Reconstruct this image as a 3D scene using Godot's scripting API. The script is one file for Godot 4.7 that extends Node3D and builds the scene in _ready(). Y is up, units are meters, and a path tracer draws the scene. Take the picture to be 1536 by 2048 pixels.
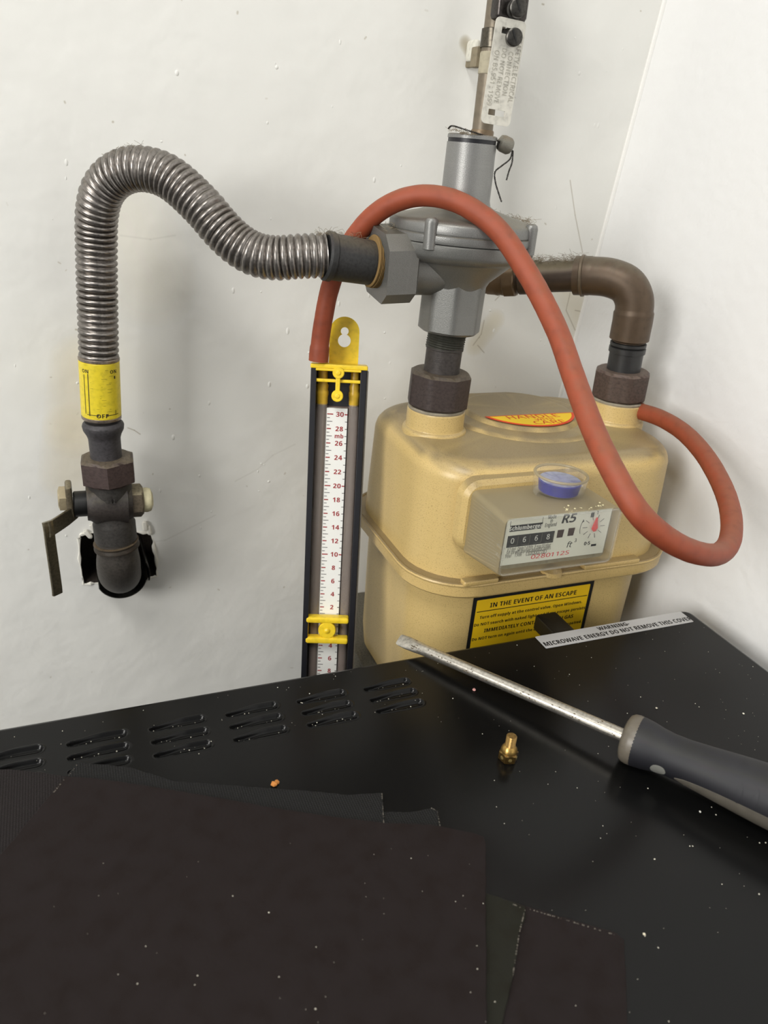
extends Node3D
# A gas meter corner: millimetres relative to the eye level are turned into metres by v().
const FLOOR := 590.0
var rng := RandomNumberGenerator.new()
var noise := FastNoiseLite.new()
var used := {}
var M := {}

class Mb:
	var p := PackedVector3Array()
	var t := PackedVector2Array()
	func tri(a: Vector3, b: Vector3, c: Vector3) -> void:
		p.push_back(a); p.push_back(b); p.push_back(c)
	func quad(a: Vector3, b: Vector3, c: Vector3, d: Vector3) -> void:
		tri(a, b, c); tri(a, c, d)

func v(x: float, y: float, z: float) -> Vector3:
	return Vector3(x, y + FLOOR, z) * 0.001

# ---------- shapes ----------
func outward(m: Mb, from: int) -> void:
	var vol := 0.0
	var c := m.p[from]
	for i in range(from, m.p.size(), 3):
		vol += (m.p[i] - c).dot((m.p[i + 1] - c).cross(m.p[i + 2] - c))
	if vol < 0.0:
		for i in range(from, m.p.size(), 3):
			var k := m.p[i + 1]
			m.p[i + 1] = m.p[i + 2]
			m.p[i + 2] = k

func loft(m: Mb, rings: Array, caps := true, closed := true) -> void:
	var from := m.p.size()
	var n: int = rings[0].size()
	for i in rings.size() - 1:
		var a: PackedVector3Array = rings[i]
		var b: PackedVector3Array = rings[i + 1]
		for j in (n if closed else n - 1):
			var k := (j + 1) % n
			m.quad(a[j], a[k], b[k], b[j])
	if caps:
		for e in [0, rings.size() - 1]:
			var r: PackedVector3Array = rings[e]
			var c := Vector3.ZERO
			for q in r: c += q
			c /= n
			for j in n:
				if e == 0: m.tri(c, r[(j + 1) % n], r[j])
				else: m.tri(c, r[j], r[(j + 1) % n])
	outward(m, from)

func frame(d: Vector3) -> Basis:
	var y := d.normalized()
	var h := Vector3(0, 0, 1) if absf(y.z) < 0.9 else Vector3(0, 1, 0)
	var x := y.cross(h).normalized()
	return Basis(x, y, x.cross(y).normalized())

# a turned solid on the axis a -> b; prof holds [mm along, radius mm]
func turn(m: Mb, a: Vector3, b: Vector3, prof: Array, seg := 36, phase := 0.0, caps := true) -> void:
	var f := frame(b - a)
	var rings := []
	for q in prof:
		var ring := PackedVector3Array()
		for j in seg:
			var w := TAU * j / seg + phase
			ring.push_back(a + f.y * (q[0] * 0.001) + (f.x * cos(w) + f.z * sin(w)) * (q[1] * 0.001))
		rings.append(ring)
	loft(m, rings, caps)

# hexagonal or many-sided nut with bevelled ends
func nut(m: Mb, a: Vector3, b: Vector3, flat: float, sides := 6, phase := 0.0, cham := 1.6) -> void:
	var h := (b - a).length() * 1000.0
	var f := frame(b - a)
	var rings := []
	var n := sides * 6
	var rc := flat / cos(PI / sides)
	for q in [[0.0, flat * 0.93], [cham, rc], [h - cham, rc], [h, flat * 0.93]]:
		var ring := PackedVector3Array()
		for j in n:
			var w := TAU * j / n
			var local := fposmod(w, TAU / sides) - PI / sides
			var r: float = minf(flat / cos(local), q[1])
			if q[1] >= rc: r = minf(r, rc * 0.985)
			ring.push_back(a + f.y * (q[0] * 0.001) + (f.x * cos(w + phase) + f.z * sin(w + phase)) * (r * 0.001))
		rings.append(ring)
	loft(m, rings)

func ring_of(c: Vector3, x: Vector3, y: Vector3, rx: float, ry: float, n: int) -> PackedVector3Array:
	var r := PackedVector3Array()
	for j in n:
		var w := TAU * j / n
		r.push_back(c + x * (cos(w) * rx * 0.001) + y * (sin(w) * ry * 0.001))
	return r

func spline(pts: Array, n: int) -> PackedVector3Array:
	var out := PackedVector3Array()
	for i in pts.size() - 1:
		var a: Vector3 = pts[maxi(i - 1, 0)]
		var b: Vector3 = pts[i]
		var c: Vector3 = pts[i + 1]
		var d: Vector3 = pts[mini(i + 2, pts.size() - 1)]
		for k in n:
			out.push_back(b.cubic_interpolate(c, a, d, float(k) / n))
	out.push_back(pts[-1])
	return out

# even steps of about step mm along a polyline
func even(pts: PackedVector3Array, step: float) -> PackedVector3Array:
	var cum := [0.0]
	for i in pts.size() - 1: cum.append(cum[-1] + pts[i].distance_to(pts[i + 1]))
	var total: float = cum[-1]
	var n := maxi(2, int(round(total * 1000.0 / step)))
	var out := PackedVector3Array()
	var i := 0
	for k in n + 1:
		var s := total * k / n
		while i < pts.size() - 2 and cum[i + 1] < s: i += 1
		var w: float = (s - cum[i]) / maxf(cum[i + 1] - cum[i], 1e-9)
		out.push_back(pts[i].lerp(pts[i + 1], clampf(w, 0.0, 1.0)))
	return out

func tube(m: Mb, pts: PackedVector3Array, rad, seg := 16, caps := true) -> void:
	var rings := []
	var f := frame(pts[1] - pts[0])
	for i in pts.size():
		var d := (pts[mini(i + 1, pts.size() - 1)] - pts[maxi(i - 1, 0)]).normalized()
		f = Basis(Quaternion(f.y, d)) * f
		f = f.orthonormalized()
		var r: float = rad[i] if rad is Array or rad is PackedFloat32Array else rad
		rings.append(ring_of(pts[i], f.x, f.z, r, r, seg))
	loft(m, rings, caps)

func rrect(x0: float, x1: float, y0: float, y1: float, r: float, n := 5) -> PackedVector2Array:
	var out := PackedVector2Array()
	r = minf(r, minf(x1 - x0, y1 - y0) * 0.499)
	for q in [[x1 - r, y1 - r, 0], [x0 + r, y1 - r, 1], [x0 + r, y0 + r, 2], [x1 - r, y0 + r, 3]]:
		for k in n + 1:
			var w: float = (q[2] + float(k) / n) * PI / 2
			out.push_back(Vector2(q[0] + cos(w) * r, q[1] + sin(w) * r))
	return out

func disc(cx: float, cy: float, r: float, n := 32, a0 := 0.0, a1 := TAU) -> PackedVector2Array:
	var out := PackedVector2Array()
	var whole := absf(a1 - a0 - TAU) < 1e-4
	for k in (n if whole else n + 1):
		var w := a0 + (a1 - a0) * k / n
		out.push_back(Vector2(cx + cos(w) * r, cy + sin(w) * r))
	return out

func inset(poly: PackedVector2Array, d: float) -> PackedVector2Array:
	var out := PackedVector2Array()
	var n := poly.size()
	var s := 0.0
	for i in n: s += poly[i].cross(poly[(i + 1) % n])
	var sg := 1.0 if s > 0.0 else -1.0
	for i in n:
		var e0 := (poly[i] - poly[(i + n - 1) % n]).normalized()
		var e1 := (poly[(i + 1) % n] - poly[i]).normalized()
		var n0 := Vector2(-e0.y, e0.x) * sg
		var n1 := Vector2(-e1.y, e1.x) * sg
		var b := n0 + n1
		var l := b.length_squared()
		out.push_back(poly[i] + (b * (2.0 * d / l) if l > 0.3 else n0 * d))
	return out

# a polygon (mm, in the x-y plane of xf) raised to the thickness d along its z, edges bevelled
func plate(m: Mb, poly: PackedVector2Array, d: float, xf: Transform3D, bevel := 0.0) -> void:
	var from := m.p.size()
	var n := poly.size()
	var top := inset(poly, bevel) if bevel > 0.0 else poly
	var at := func(q: Vector2, z: float) -> Vector3: return xf * (Vector3(q.x, q.y, z) * 0.001)
	var levels := [[poly, 0.0], [poly, d - bevel], [top, d]] if bevel > 0.0 else [[poly, 0.0], [poly, d]]
	for i in levels.size() - 1:
		for j in n:
			var k := (j + 1) % n
			m.quad(at.call(levels[i][0][j], levels[i][1]), at.call(levels[i][0][k], levels[i][1]), at.call(levels[i + 1][0][k], levels[i + 1][1]), at.call(levels[i + 1][0][j], levels[i + 1][1]))
	var ccw := not Geometry2D.is_polygon_clockwise(poly)
	for e in [0, 1]:
		var q: PackedVector2Array = poly if e == 0 else top
		var idx := Geometry2D.triangulate_polygon(q)
		var z := 0.0 if e == 0 else d
		for i in range(0, idx.size(), 3):
			var a := q[idx[i]]
			var b := q[idx[i + 1]]
			var c := q[idx[i + 2]]
			var pos := (b - a).cross(c - a) > 0.0
			if pos != ((e == 1) == ccw):
				var k := b
				b = c
				c = k
			m.tri(at.call(a, z), at.call(b, z), at.call(c, z))
	outward(m, from)

# a plate with holes, cut along x = cut into simple halves
func pierced(m: Mb, outer: PackedVector2Array, holes: Array, d: float, xf: Transform3D, cut: float) -> void:
	for s in [-1, 1]:
		var half := PackedVector2Array([Vector2(cut, -5000), Vector2(cut + s * 5000, -5000), Vector2(cut + s * 5000, 5000), Vector2(cut, 5000)])
		for part in Geometry2D.intersect_polygons(outer, half):
			var now := [part]
			for h in holes:
				var nxt := []
				for q in now: nxt.append_array(Geometry2D.clip_polygons(q, h))
				now = nxt
			for q in now: plate(m, q, d, xf)

# rounded box: centre c (metres), full size mm, edge radius r mm
func rbox(m: Mb, c: Vector3, size: Vector3, r: float, b := Basis()) -> void:
	var rings := []
	var hx := size.x / 2
	var hy := size.y / 2
	var hz := size.z / 2
	for q in [[-hy, r], [-hy + r * 0.3, r * 0.3], [-hy + r, 0.0], [hy - r, 0.0], [hy - r * 0.3, r * 0.3], [hy, r]]:
		var ring := PackedVector3Array()
		var i: float = q[1]
		for k in rrect(-hx + i, hx - i, -hz + i, hz - i, maxf(r - i * 0.5, r * 0.4), 3):
			ring.push_back(c + b * (Vector3(k.x, q[0], k.y) * 0.001))
		rings.append(ring)
	loft(m, rings)

func text(m: Mb, s: String, cap: float, xf: Transform3D, bold := false, thick := 0.12, squeeze := 1.0, bend = null, shear := 0.0) -> void:
	var tm := TextMesh.new()
	var f := SystemFont.new()
	f.font_names = PackedStringArray(["Droid Sans"])
	f.font_weight = 700 if bold else 400
	tm.font = f
	tm.font_size = 32
	tm.curve_step = 2.0
	tm.pixel_size = cap * 0.001 / (32.0 * 0.714)
	tm.depth = thick * 0.001
	tm.text = s
	var arr := tm.get_mesh_arrays()
	var vs: PackedVector3Array = arr[Mesh.ARRAY_VERTEX]
	var ix: PackedInt32Array = arr[Mesh.ARRAY_INDEX] if arr[Mesh.ARRAY_INDEX] != null else PackedInt32Array(range(vs.size()))
	for i in range(0, ix.size(), 3):
		var q := []
		for k in 3:
			var a := vs[ix[i + k]]
			a.x = a.x * squeeze + a.y * shear
			q.append(bend.call(a) if bend != null else xf * a)
		m.tri(q[0], q[2], q[1])

func at(o: Vector3, x := Vector3.RIGHT, y := Vector3.UP) -> Transform3D:
	x = x.normalized()
	var z := x.cross(y).normalized()
	return Transform3D(Basis(x, z.cross(x).normalized(), z), o)

# fibres of dust standing on a line of points
func fluff(m: Mb, pts: Array, count: int, spread: float, size: float) -> void:
	for i in count:
		var k := rng.randi_range(0, pts.size() - 2)
		var o: Vector3 = (pts[k] as Vector3).lerp(pts[k + 1], rng.randf())
		o += Vector3(rng.randfn() * spread, -absf(rng.randfn()) * spread * 0.3, rng.randfn() * spread) * 0.001
		var d := Vector3(rng.randfn(), absf(rng.randfn()) * 0.7 + 0.1, rng.randfn()).normalized() * size * rng.randf_range(0.4, 1.2) * 0.001
		var e := Vector3(rng.randfn(), rng.randfn() * 0.4, rng.randfn()) * size * 0.0005
		tube(m, PackedVector3Array([o, o + d * 0.5 + e * 0.6, o + d + e * 0.2, o + d * 1.2 - e]), 0.09, 3)

# ---------- committing ----------
func numbered(s: String, parent: Node) -> String:
	var key := str(parent.get_instance_id()) + s
	used[key] = used.get(key, -1) + 1
	return s if used[key] == 0 else "%s_%03d" % [s, used[key]]

func mesh_of(m: Mb, origin: Transform3D, col: Color, dust: Color, amount: float, crease: float, lo: float, hi: float) -> ArrayMesh:
	var n := m.p.size()
	var inv := origin.affine_inverse()
	var fn := PackedVector3Array()
	var near := {}
	var keys := []
	keys.resize(n)
	for i in range(0, n, 3):
		var c := (m.p[i + 1] - m.p[i]).cross(m.p[i + 2] - m.p[i])
		fn.push_back(c)
		for k in 3:
			var key := Vector3i((m.p[i + k] * 200000.0).round())
			keys[i + k] = key
			if near.has(key): near[key].append(i / 3)
			else: near[key] = [i / 3]
	var un := PackedVector3Array()
	for c in fn: un.push_back(c.normalized())
	var cc := cos(deg_to_rad(crease))
	var vs := PackedVector3Array()
	var ns := PackedVector3Array()
	var cs := PackedColorArray()
	var ts := PackedVector2Array()
	var base := col.srgb_to_linear()
	var dl := dust.srgb_to_linear()
	for i in range(0, n, 3):
		for k in [0, 2, 1]:
			var at_face: int = i / 3
			var s := Vector3.ZERO
			for g in near[keys[i + k]]:
				if un[g].dot(un[at_face]) > cc: s += fn[g]
			var nn := s.normalized() if s.length_squared() > 0.0 else Vector3.UP
			vs.push_back(inv * m.p[i + k])
			ns.push_back(inv.basis * nn)
			var c := base
			if amount > 0.0:
				var w := smoothstep(lo, hi, nn.y + 0.35 * noise.get_noise_3dv(m.p[i + k] * 9000.0) + 0.15 * noise.get_noise_3dv(m.p[i + k] * 40000.0))
				c = base.lerp(dl, w * amount)
			cs.push_back(c)
			if m.t.size(): ts.push_back(m.t[i + k])
	var arr := []
	arr.resize(Mesh.ARRAY_MAX)
	arr[Mesh.ARRAY_VERTEX] = vs
	arr[Mesh.ARRAY_NORMAL] = ns
	arr[Mesh.ARRAY_COLOR] = cs
	if m.t.size(): arr[Mesh.ARRAY_TEX_UV] = ts
	var out := ArrayMesh.new()
	out.add_surface_from_arrays(Mesh.PRIMITIVE_TRIANGLES, arr)
	return out

# one named mesh under parent; its colour is col, with dust where the surface looks up
func obj(called: String, m: Mb, mat: Material, col: Color, parent: Node = self, dust := Color.WHITE, amount := 0.0, crease := 38.0, lo := 0.35, hi := 0.95) -> MeshInstance3D:
	var o := MeshInstance3D.new()
	o.name = numbered(called, parent)
	var g := Transform3D()
	var p: Node = parent
	while p is Node3D and p != self:
		g = (p as Node3D).transform * g
		p = p.get_parent()
	o.mesh = mesh_of(m, g, col, dust, amount, crease, lo, hi)
	o.material_override = mat
	parent.add_child(o, true)
	return o

func thing(called: String, label: String, category: String, where: Vector3, basis_ := Basis(), group := "") -> Node3D:
	var o := Node3D.new()
	o.name = numbered(called, self)
	o.transform = Transform3D(basis_, where)
	add_child(o, true)
	return tag(o, label, category, group)

func tag(o: Node, label: String, category: String, group := "") -> Node3D:
	o.set_meta("label", label)
	o.set_meta("category", category)
	if group: o.set_meta("group", group)
	return o

func struct(o: Node) -> void:
	o.set_meta("kind", "structure")

# ---------- materials ----------
func noise_tex(seed_: int, freq: float, ramp: Array, octaves := 4, as_normal := false, bump := 4.0, type := FastNoiseLite.TYPE_SIMPLEX_SMOOTH, side := 512) -> NoiseTexture2D:
	var f := FastNoiseLite.new()
	f.seed = seed_
	f.frequency = freq
	f.noise_type = type
	f.fractal_octaves = octaves
	var t := NoiseTexture2D.new()
	t.width = side
	t.height = side
	t.seamless = true
	t.noise = f
	t.as_normal_map = as_normal
	t.bump_strength = bump
	if ramp.size():
		var g := Gradient.new()
		g.offsets = PackedFloat32Array(ramp.map(func(q): return q[0]))
		g.colors = PackedColorArray(ramp.map(func(q): return q[1]))
		t.color_ramp = g
	return t

func grey(k: float) -> Color: return Color(k, k, k)

func mat(called: String, rough: float, metal := 0.0, tex: Texture2D = null, scale := 20.0, height: Texture2D = null, depth := 0.0) -> StandardMaterial3D:
	var s := StandardMaterial3D.new()
	s.resource_name = called
	s.vertex_color_use_as_albedo = true
	s.roughness = rough
	s.metallic = metal
	s.uv1_triplanar = true
	s.uv1_scale = Vector3.ONE * scale
	if tex: s.albedo_texture = tex
	if height:
		s.heightmap_enabled = true
		s.heightmap_texture = height
		s.heightmap_scale = depth
	M[called] = s
	return s

func pane(called: String, c: Color, rough: float) -> StandardMaterial3D:
	var s := StandardMaterial3D.new()
	s.resource_name = called
	s.albedo_color = c
	s.roughness = rough
	s.transparency = BaseMaterial3D.TRANSPARENCY_ALPHA
	M[called] = s
	return s

func _ready() -> void:
	rng.seed = 7
	noise.seed = 3
	noise.frequency = 0.01
	camera_and_light()
	materials()
	room()
	flexible_hose()
	gas_valve()
	gas_regulator()
	gas_meter()
	pipework()
	earth_clamp()
	manometer()
	rubber_tube()
	microwave()
	mats()
	tools()
	crumbs()

func camera_and_light() -> void:
	var cam := Camera3D.new()
	cam.name = "camera"
	cam.transform = Transform3D(Basis(Vector3(0.9254, 0.0819, 0.37), Vector3(0.0882, 0.903, -0.4205), Vector3(-0.3685, 0.4218, 0.8284)).orthonormalized(), v(0, 0, 550))
	cam.fov = 67.314
	cam.near = 0.01
	cam.far = 20.0
	var lens := CameraAttributesPhysical.new()
	lens.frustum_focal_length = 18.024
	lens.frustum_focus_distance = 0.47
	lens.frustum_near = 0.01
	lens.frustum_far = 20.0
	lens.exposure_aperture = 9.0
	cam.attributes = lens
	add_child(cam)
	cam.current = true
	var we := WorldEnvironment.new()
	we.name = "surroundings"
	var e := Environment.new()
	e.background_mode = Environment.BG_COLOR
	e.background_color = Color(0.5, 0.5, 0.5)
	e.tonemap_mode = Environment.TONE_MAPPER_LINEAR
	e.tonemap_exposure = 1.04
	e.sdfgi_enabled = true
	e.ssao_enabled = true
	e.ssil_enabled = true
	we.environment = e
	add_child(we)
	var la := AreaLight3D.new()
	la.name = "panel_light"
	la.area_size = Vector2(0.56, 1.16)
	la.light_color = Color(1.0, 0.99, 0.97)
	la.light_energy = 2.7
	la.area_range = 8.0
	la.shadow_enabled = true
	la.transform = Transform3D(Basis(Vector3.RIGHT, -PI / 2), v(-800, 1775, 1150))
	add_child(la)
	# daylight from the window in the left wall
	var wl := AreaLight3D.new()
	wl.name = "window_light"
	wl.area_size = Vector2(0.9, 0.9)
	wl.light_color = Color(1.0, 0.992, 0.975)
	wl.light_energy = 3.5
	wl.area_range = 8.0
	wl.shadow_enabled = true
	wl.transform = Transform3D(Basis(Vector3.UP, -PI / 2), v(-1690, 480, 1250))
	add_child(wl)

func materials() -> void:
	var grime := noise_tex(1, 0.012, [[0.0, grey(0.84)], [0.45, grey(0.96)], [1.0, grey(1.0)]])
	var blotch := noise_tex(2, 0.03, [[0.0, grey(0.7)], [0.35, grey(0.9)], [0.6, grey(1.0)], [1.0, grey(1.0)]], 5)
	var fine := noise_tex(12, 0.16, [[0.0, grey(0.42)], [0.28, grey(0.72)], [0.5, grey(0.95)], [1.0, grey(1.0)]], 4)
	var cast := noise_tex(4, 0.09, [], 3)
	var speck := noise_tex(5, 0.09, [[0.0, Color(0.35, 0.3, 0.24)], [0.19, Color(0.62, 0.56, 0.46)], [0.25, Color(1, 1, 1)], [1.0, Color(1, 1, 1)]], 3)
	var plaster := noise_tex(6, 0.014, [], 5, false, 4.0, FastNoiseLite.TYPE_SIMPLEX_SMOOTH, 1024)
	M.clear()
	var w := mat("wall_paint", 0.5, 0.0, null, 5.0, plaster, 0.03)
	w.metallic_specular = 0.35
	mat("plain", 0.6)
	mat("plastic", 0.38, 0.0, grime, 30.0)
	mat("yellow_plastic", 0.35, 0.0, grime, 30.0)
	mat("black_plastic", 0.42, 0.0, grime, 25.0)
	mat("steel", 0.33, 0.88, blotch, 26.0)
	mat("cast_metal", 0.4, 0.55, fine, 34.0, cast, 0.006)
	mat("tag_metal", 0.5, 0.25, grime, 30.0)
	mat("iron", 0.55, 0.25, blotch, 24.0, cast, 0.012)
	mat("copper_tarnished", 0.45, 0.4, grime, 22.0)
	mat("meter_paint", 0.36, 0.0, speck, 24.0, cast, 0.0016)
	mat("rubber", 0.6, 0.0, grime, 16.0)
	mat("brass", 0.3, 0.85, blotch, 40.0)
	mat("black_enamel", 0.22, 0.0, null, 30.0, cast, 0.001).metallic_specular = 0.33
	mat("paper", 0.55)
	mat("ink", 0.6)
	mat("stone", 0.9, 0.0, blotch, 30.0, cast, 0.15)
	mat("fluff", 0.95)
	mat("paint_chip", 0.7, 0.0, grime, 30.0)
	var weave := Image.create(64, 64, false, Image.FORMAT_RGB8)
	var wh := Image.create(64, 64, false, Image.FORMAT_RGB8)
	for y in 64:
		for x in 64:
			var a := absf(sin(PI * x / 8.0))
			var b := absf(sin(PI * y / 8.0))
			var over := (x / 8 + y / 8) % 2 == 0
			var h := a * (1.0 if over else 0.55) * sqrt(b + 0.05)
			if not over: h = b * 0.9 * sqrt(a + 0.05)
			wh.set_pixel(x, y, grey(clampf(h, 0, 1)))
			weave.set_pixel(x, y, grey(0.72 + 0.28 * h))
	mat("woven", 0.72, 0.0, ImageTexture.create_from_image(weave), 105.0, ImageTexture.create_from_image(wh), 0.03).metallic_specular = 0.25
	mat("mat_face", 0.62, 0.0, noise_tex(8, 0.02, [[0.0, Color(0.88, 0.84, 0.8)], [0.5, Color(0.97, 0.965, 0.955)], [1.0, grey(1.0)]], 5), 7.0, cast, 0.008).metallic_specular = 0.22
	pane("clear_cover", Color(0.95, 0.96, 0.93, 0.025), 0.06)
	pane("clear_tube", Color(0.75, 0.7, 0.66, 0.32), 0.12)
	var s := pane("dusty_cover", Color(0.66, 0.61, 0.49, 0.6), 0.4)
	s.roughness = 0.42
	pane("clear_cup", Color(0.9, 0.9, 0.85, 0.035), 0.1)

func fill(img: Image, pts: PackedVector2Array, r: float, c: Color, k: float) -> void:
	# a soft stroke along a polyline of pixel points
	for i in pts.size() - 1:
		var lo := pts[i].min(pts[i + 1]) - Vector2.ONE * (r + 1)
		var hi := pts[i].max(pts[i + 1]) + Vector2.ONE * (r + 1)
		for y in range(maxi(0, int(lo.y)), mini(img.get_height(), int(hi.y) + 1)):
			for x in range(maxi(0, int(lo.x)), mini(img.get_width(), int(hi.x) + 1)):
				var q := Vector2(x, y)
				var d := q.distance_to(Geometry2D.get_closest_point_to_segment(q, pts[i], pts[i + 1])) / r
				if d < 1.0:
					img.set_pixel(x, y, img.get_pixel(x, y).lerp(c, k * (1.0 - d * d)))

func room() -> void:
	# the back wall's front face has a broken-out hole for the service pipe
	var hole := PackedVector2Array()
	for q in [Vector2(-1.3, -297.6), Vector2(1.2, -294.3), Vector2(30.4, -293.9), Vector2(53.6, -299.2), Vector2(55.7, -306.9), Vector2(57.7, -325.2), Vector2(57.5, -340.6), Vector2(50.9, -341.7), Vector2(44.9, -348.7), Vector2(35.7, -353.3), Vector2(25.3, -353.2), Vector2(16.0, -348.4), Vector2(10.3, -340.8), Vector2(-1.3, -340.2), Vector2(-2.1, -322.2)]: hole.push_back(q)
	var mb := Mb.new()
	var face := PackedVector2Array([Vector2(-1700, -590), Vector2(700, -590), Vector2(700, 1810), Vector2(-1700, 1810)])
	pierced(mb, face, [hole], 0.5, Transform3D(Basis(), v(0, 0, -40.5)), 27.0)
	# sides and bottom of the recess, then the masonry behind
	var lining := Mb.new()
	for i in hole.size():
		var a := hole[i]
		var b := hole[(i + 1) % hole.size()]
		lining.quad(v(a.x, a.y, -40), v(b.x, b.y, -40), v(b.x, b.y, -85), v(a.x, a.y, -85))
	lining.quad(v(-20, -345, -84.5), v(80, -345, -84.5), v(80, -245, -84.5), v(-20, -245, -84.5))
	rbox(mb, v(-500, 610, -125), Vector3(2400, 2400, 80), 0.5)
	rbox(mb, v(-860, 610, -63), Vector3(1680, 2399, 43), 0.5)
	rbox(mb, v(390, 610, -63), Vector3(620, 2399, 43), 0.5)
	rbox(mb, v(30, 790, -63), Vector3(102, 2040, 43), 0.5)
	rbox(mb, v(30, -470, -63), Vector3(102, 236, 43), 0.5)
	mb.t.resize(mb.p.size())
	for i in mb.p.size():
		mb.t[i] = Vector2((mb.p[i].x + 0.32) / 0.82, (0.86 - mb.p[i].y) / 0.82)
	var img := Image.create(2048, 2048, false, Image.FORMAT_RGB8)
	img.fill(Color.WHITE)
	var px := func(a: Array) -> PackedVector2Array:
		var out := PackedVector2Array()
		for q in a: out.push_back(Vector2((q.x * 0.001 + 0.32) / 0.82, (0.86 - (q.y + FLOOR) * 0.001) / 0.82) * 2048.0)
		return out
	fill(img, px.call([Vector2(12.6, -157.5), Vector2(3.5, -206.9), Vector2(-3.0, -243.0)]), 60, Color(0.96, 0.91, 0.8), 0.4)
	fill(img, px.call([Vector2(48.1, -53.2), Vector2(62.7, -96.3)]), 90, Color(0.98, 0.955, 0.89), 0.35)
	fill(img, px.call([Vector2(334.9, -145.5), Vector2(351.4, -123.7)]), 26, Color(0.9, 0.86, 0.76), 0.45)
	fill(img, px.call([Vector2(416.5, -88.4), Vector2(459.8, -146.5)]), 48, Color(0.95, 0.91, 0.82), 0.5)
	fill(img, px.call([Vector2(293.2, 77.9), Vector2(300.4, 70.8)]), 14, Color(0.62, 0.56, 0.44), 0.5)
	for a in [[Vector2(174.8, -228.3), Vector2(155.6, -237.0), Vector2(143.0, -248.7), Vector2(124.0, -258.2)], [Vector2(44.0, -66.5), Vector2(64.0, -68.3), Vector2(81.2, -64.9)], [Vector2(35.4, -308.3), Vector2(65.3, -307.1), Vector2(107.1, -288.0)]]:
		fill(img, px.call(a), 1.8, Color(0.8, 0.79, 0.77), 0.22)
	for a in [[Vector2(404.1, -7.8), Vector2(415.1, -34.6), Vector2(429.7, -64.7)], [Vector2(424.2, -99.1), Vector2(423.2, -114.5), Vector2(437.0, -132.5)], [Vector2(337.4, -145.5), Vector2(344.9, -152.3)], [Vector2(340.5, -123.8), Vector2(339.4, -135.9), Vector2(332.9, -145.5)], [Vector2(41.1, -206.9), Vector2(45.8, -209.1), Vector2(50.0, -212.6)], [Vector2(352.8, -102.4), Vector2(348.6, -106.7)], [Vector2(432.9, -114.5), Vector2(444.3, -116.2)]]:
		fill(img, px.call(a), 1.25, Color(0.55, 0.5, 0.42), 0.45)
	for i in 170:
		var c := Vector2(rng.randf() * 2048, rng.randf() * 2048)
		fill(img, PackedVector2Array([c, c + Vector2(rng.randfn(), rng.randfn()) * 2]), rng.randf_range(0.9, 2.2), Color(0.6, 0.55, 0.46), rng.randf_range(0.1, 0.5))
	var wm: StandardMaterial3D = M.wall_paint.duplicate()
	wm.uv1_triplanar = false
	wm.uv1_scale = Vector3.ONE
	wm.heightmap_scale = 0.08
	wm.texture_repeat = false
	wm.albedo_texture = ImageTexture.create_from_image(img)
	wm.normal_enabled = true
	wm.uv2_scale = Vector3.ONE
	wm.normal_enabled = false
	var o := obj("wall_back", mb, wm, Color(0.9, 0.898, 0.88), self, Color.WHITE, 0.0, 20.0)
	struct(o)
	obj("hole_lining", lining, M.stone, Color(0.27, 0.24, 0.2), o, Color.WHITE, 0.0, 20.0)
	var rag := Mb.new()
	var rp := PackedVector3Array()
	for i in hole.size() + 1:
		var a := hole[i % hole.size()]
		var b := hole[(i + 1) % hole.size()]
		for k in 4:
			var q := a.lerp(b, k / 4.0)
			rp.push_back(v(q.x + rng.randfn() * 0.25, q.y + rng.randfn() * 0.25, -40.2 + rng.randf() * 0.5))
	rp = rp.slice(0, hole.size() * 4 + 1)
	var rr_ := PackedFloat32Array()
	for i in rp.size(): rr_.push_back(clampf(0.75 + 0.55 * rng.randfn(), 0.2, 1.7))
	tube(rag, rp, rr_, 6, false)
	for q in [v(10.5, -289.0, -38.0), v(6.0, -294.4, -39.0), v(49.8, -291.4, -38.0), v(52.9, -295.9, -39.0)]:
		rbox(rag, q, Vector3(9, 7, 5) if q.y > 0.32 else Vector3(4, 9, 2.5), 1.8, Basis(Vector3(0, 0, 1), rng.randf() * 0.6))
	obj("broken_rim", rag, M.plain, Color(0.88, 0.87, 0.83), o)
	# raised paint: runs, lumps and brush ridges that stand on the plaster
	var lump := Mb.new()
	for i in 150:
		var c := Vector2(rng.randf_range(-300, 440), rng.randf_range(-300, 170))
		var r := rng.randf_range(0.5, 1.6)
		var k := rng.randf_range(0.6, 2.2)
		var rings := []
		for q in [[1.0, -0.2], [0.75, 0.22], [0.4, 0.4], [0.08, 0.45]]:
			rings.append(ring_of(v(c.x, c.y, -40 + q[1] * r * 0.6), Vector3.RIGHT, Vector3(rng.randf() * 0.0, 1, 0), r * q[0], r * k * q[0], 10))
		loft(lump, rings)
	var lo := obj("paint_lumps", lump, M.plain, Color(0.9, 0.898, 0.88), o)
	lo.set_meta("kind", "stuff")
	# right wall, leaning a little as the photograph shows
	var rw := Mb.new()
	var line := PackedVector2Array([Vector2(397.6, -590), Vector2(470.8, 200), Vector2(476, 1810), Vector2(620, 1810), Vector2(620, -590)])
	var rm := Transform3D(Basis(), v(0, 0, -84))
	plate(rw, line, 2284, rm)
	o = obj("wall_right", rw, M.wall_paint, Color(0.91, 0.91, 0.905), self, Color.WHITE, 0.0, 20.0)
	struct(o)
	var cr := Mb.new()
	var cl := PackedVector3Array()
	for i in 60:
		var y := -590.0 + 2400.0 * i / 59.0
		var x := 397.6 + (y + 590) * 0.09266 if y < 200 else 470.8 + (y - 200) * 0.00323
		cl.push_back(v(x - 0.4, y, -39.6))
	tube(cr, cl, 2.2, 8)
	o = obj("trim_1", cr, M.plain, Color(0.91, 0.905, 0.89))
	struct(o)
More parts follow.
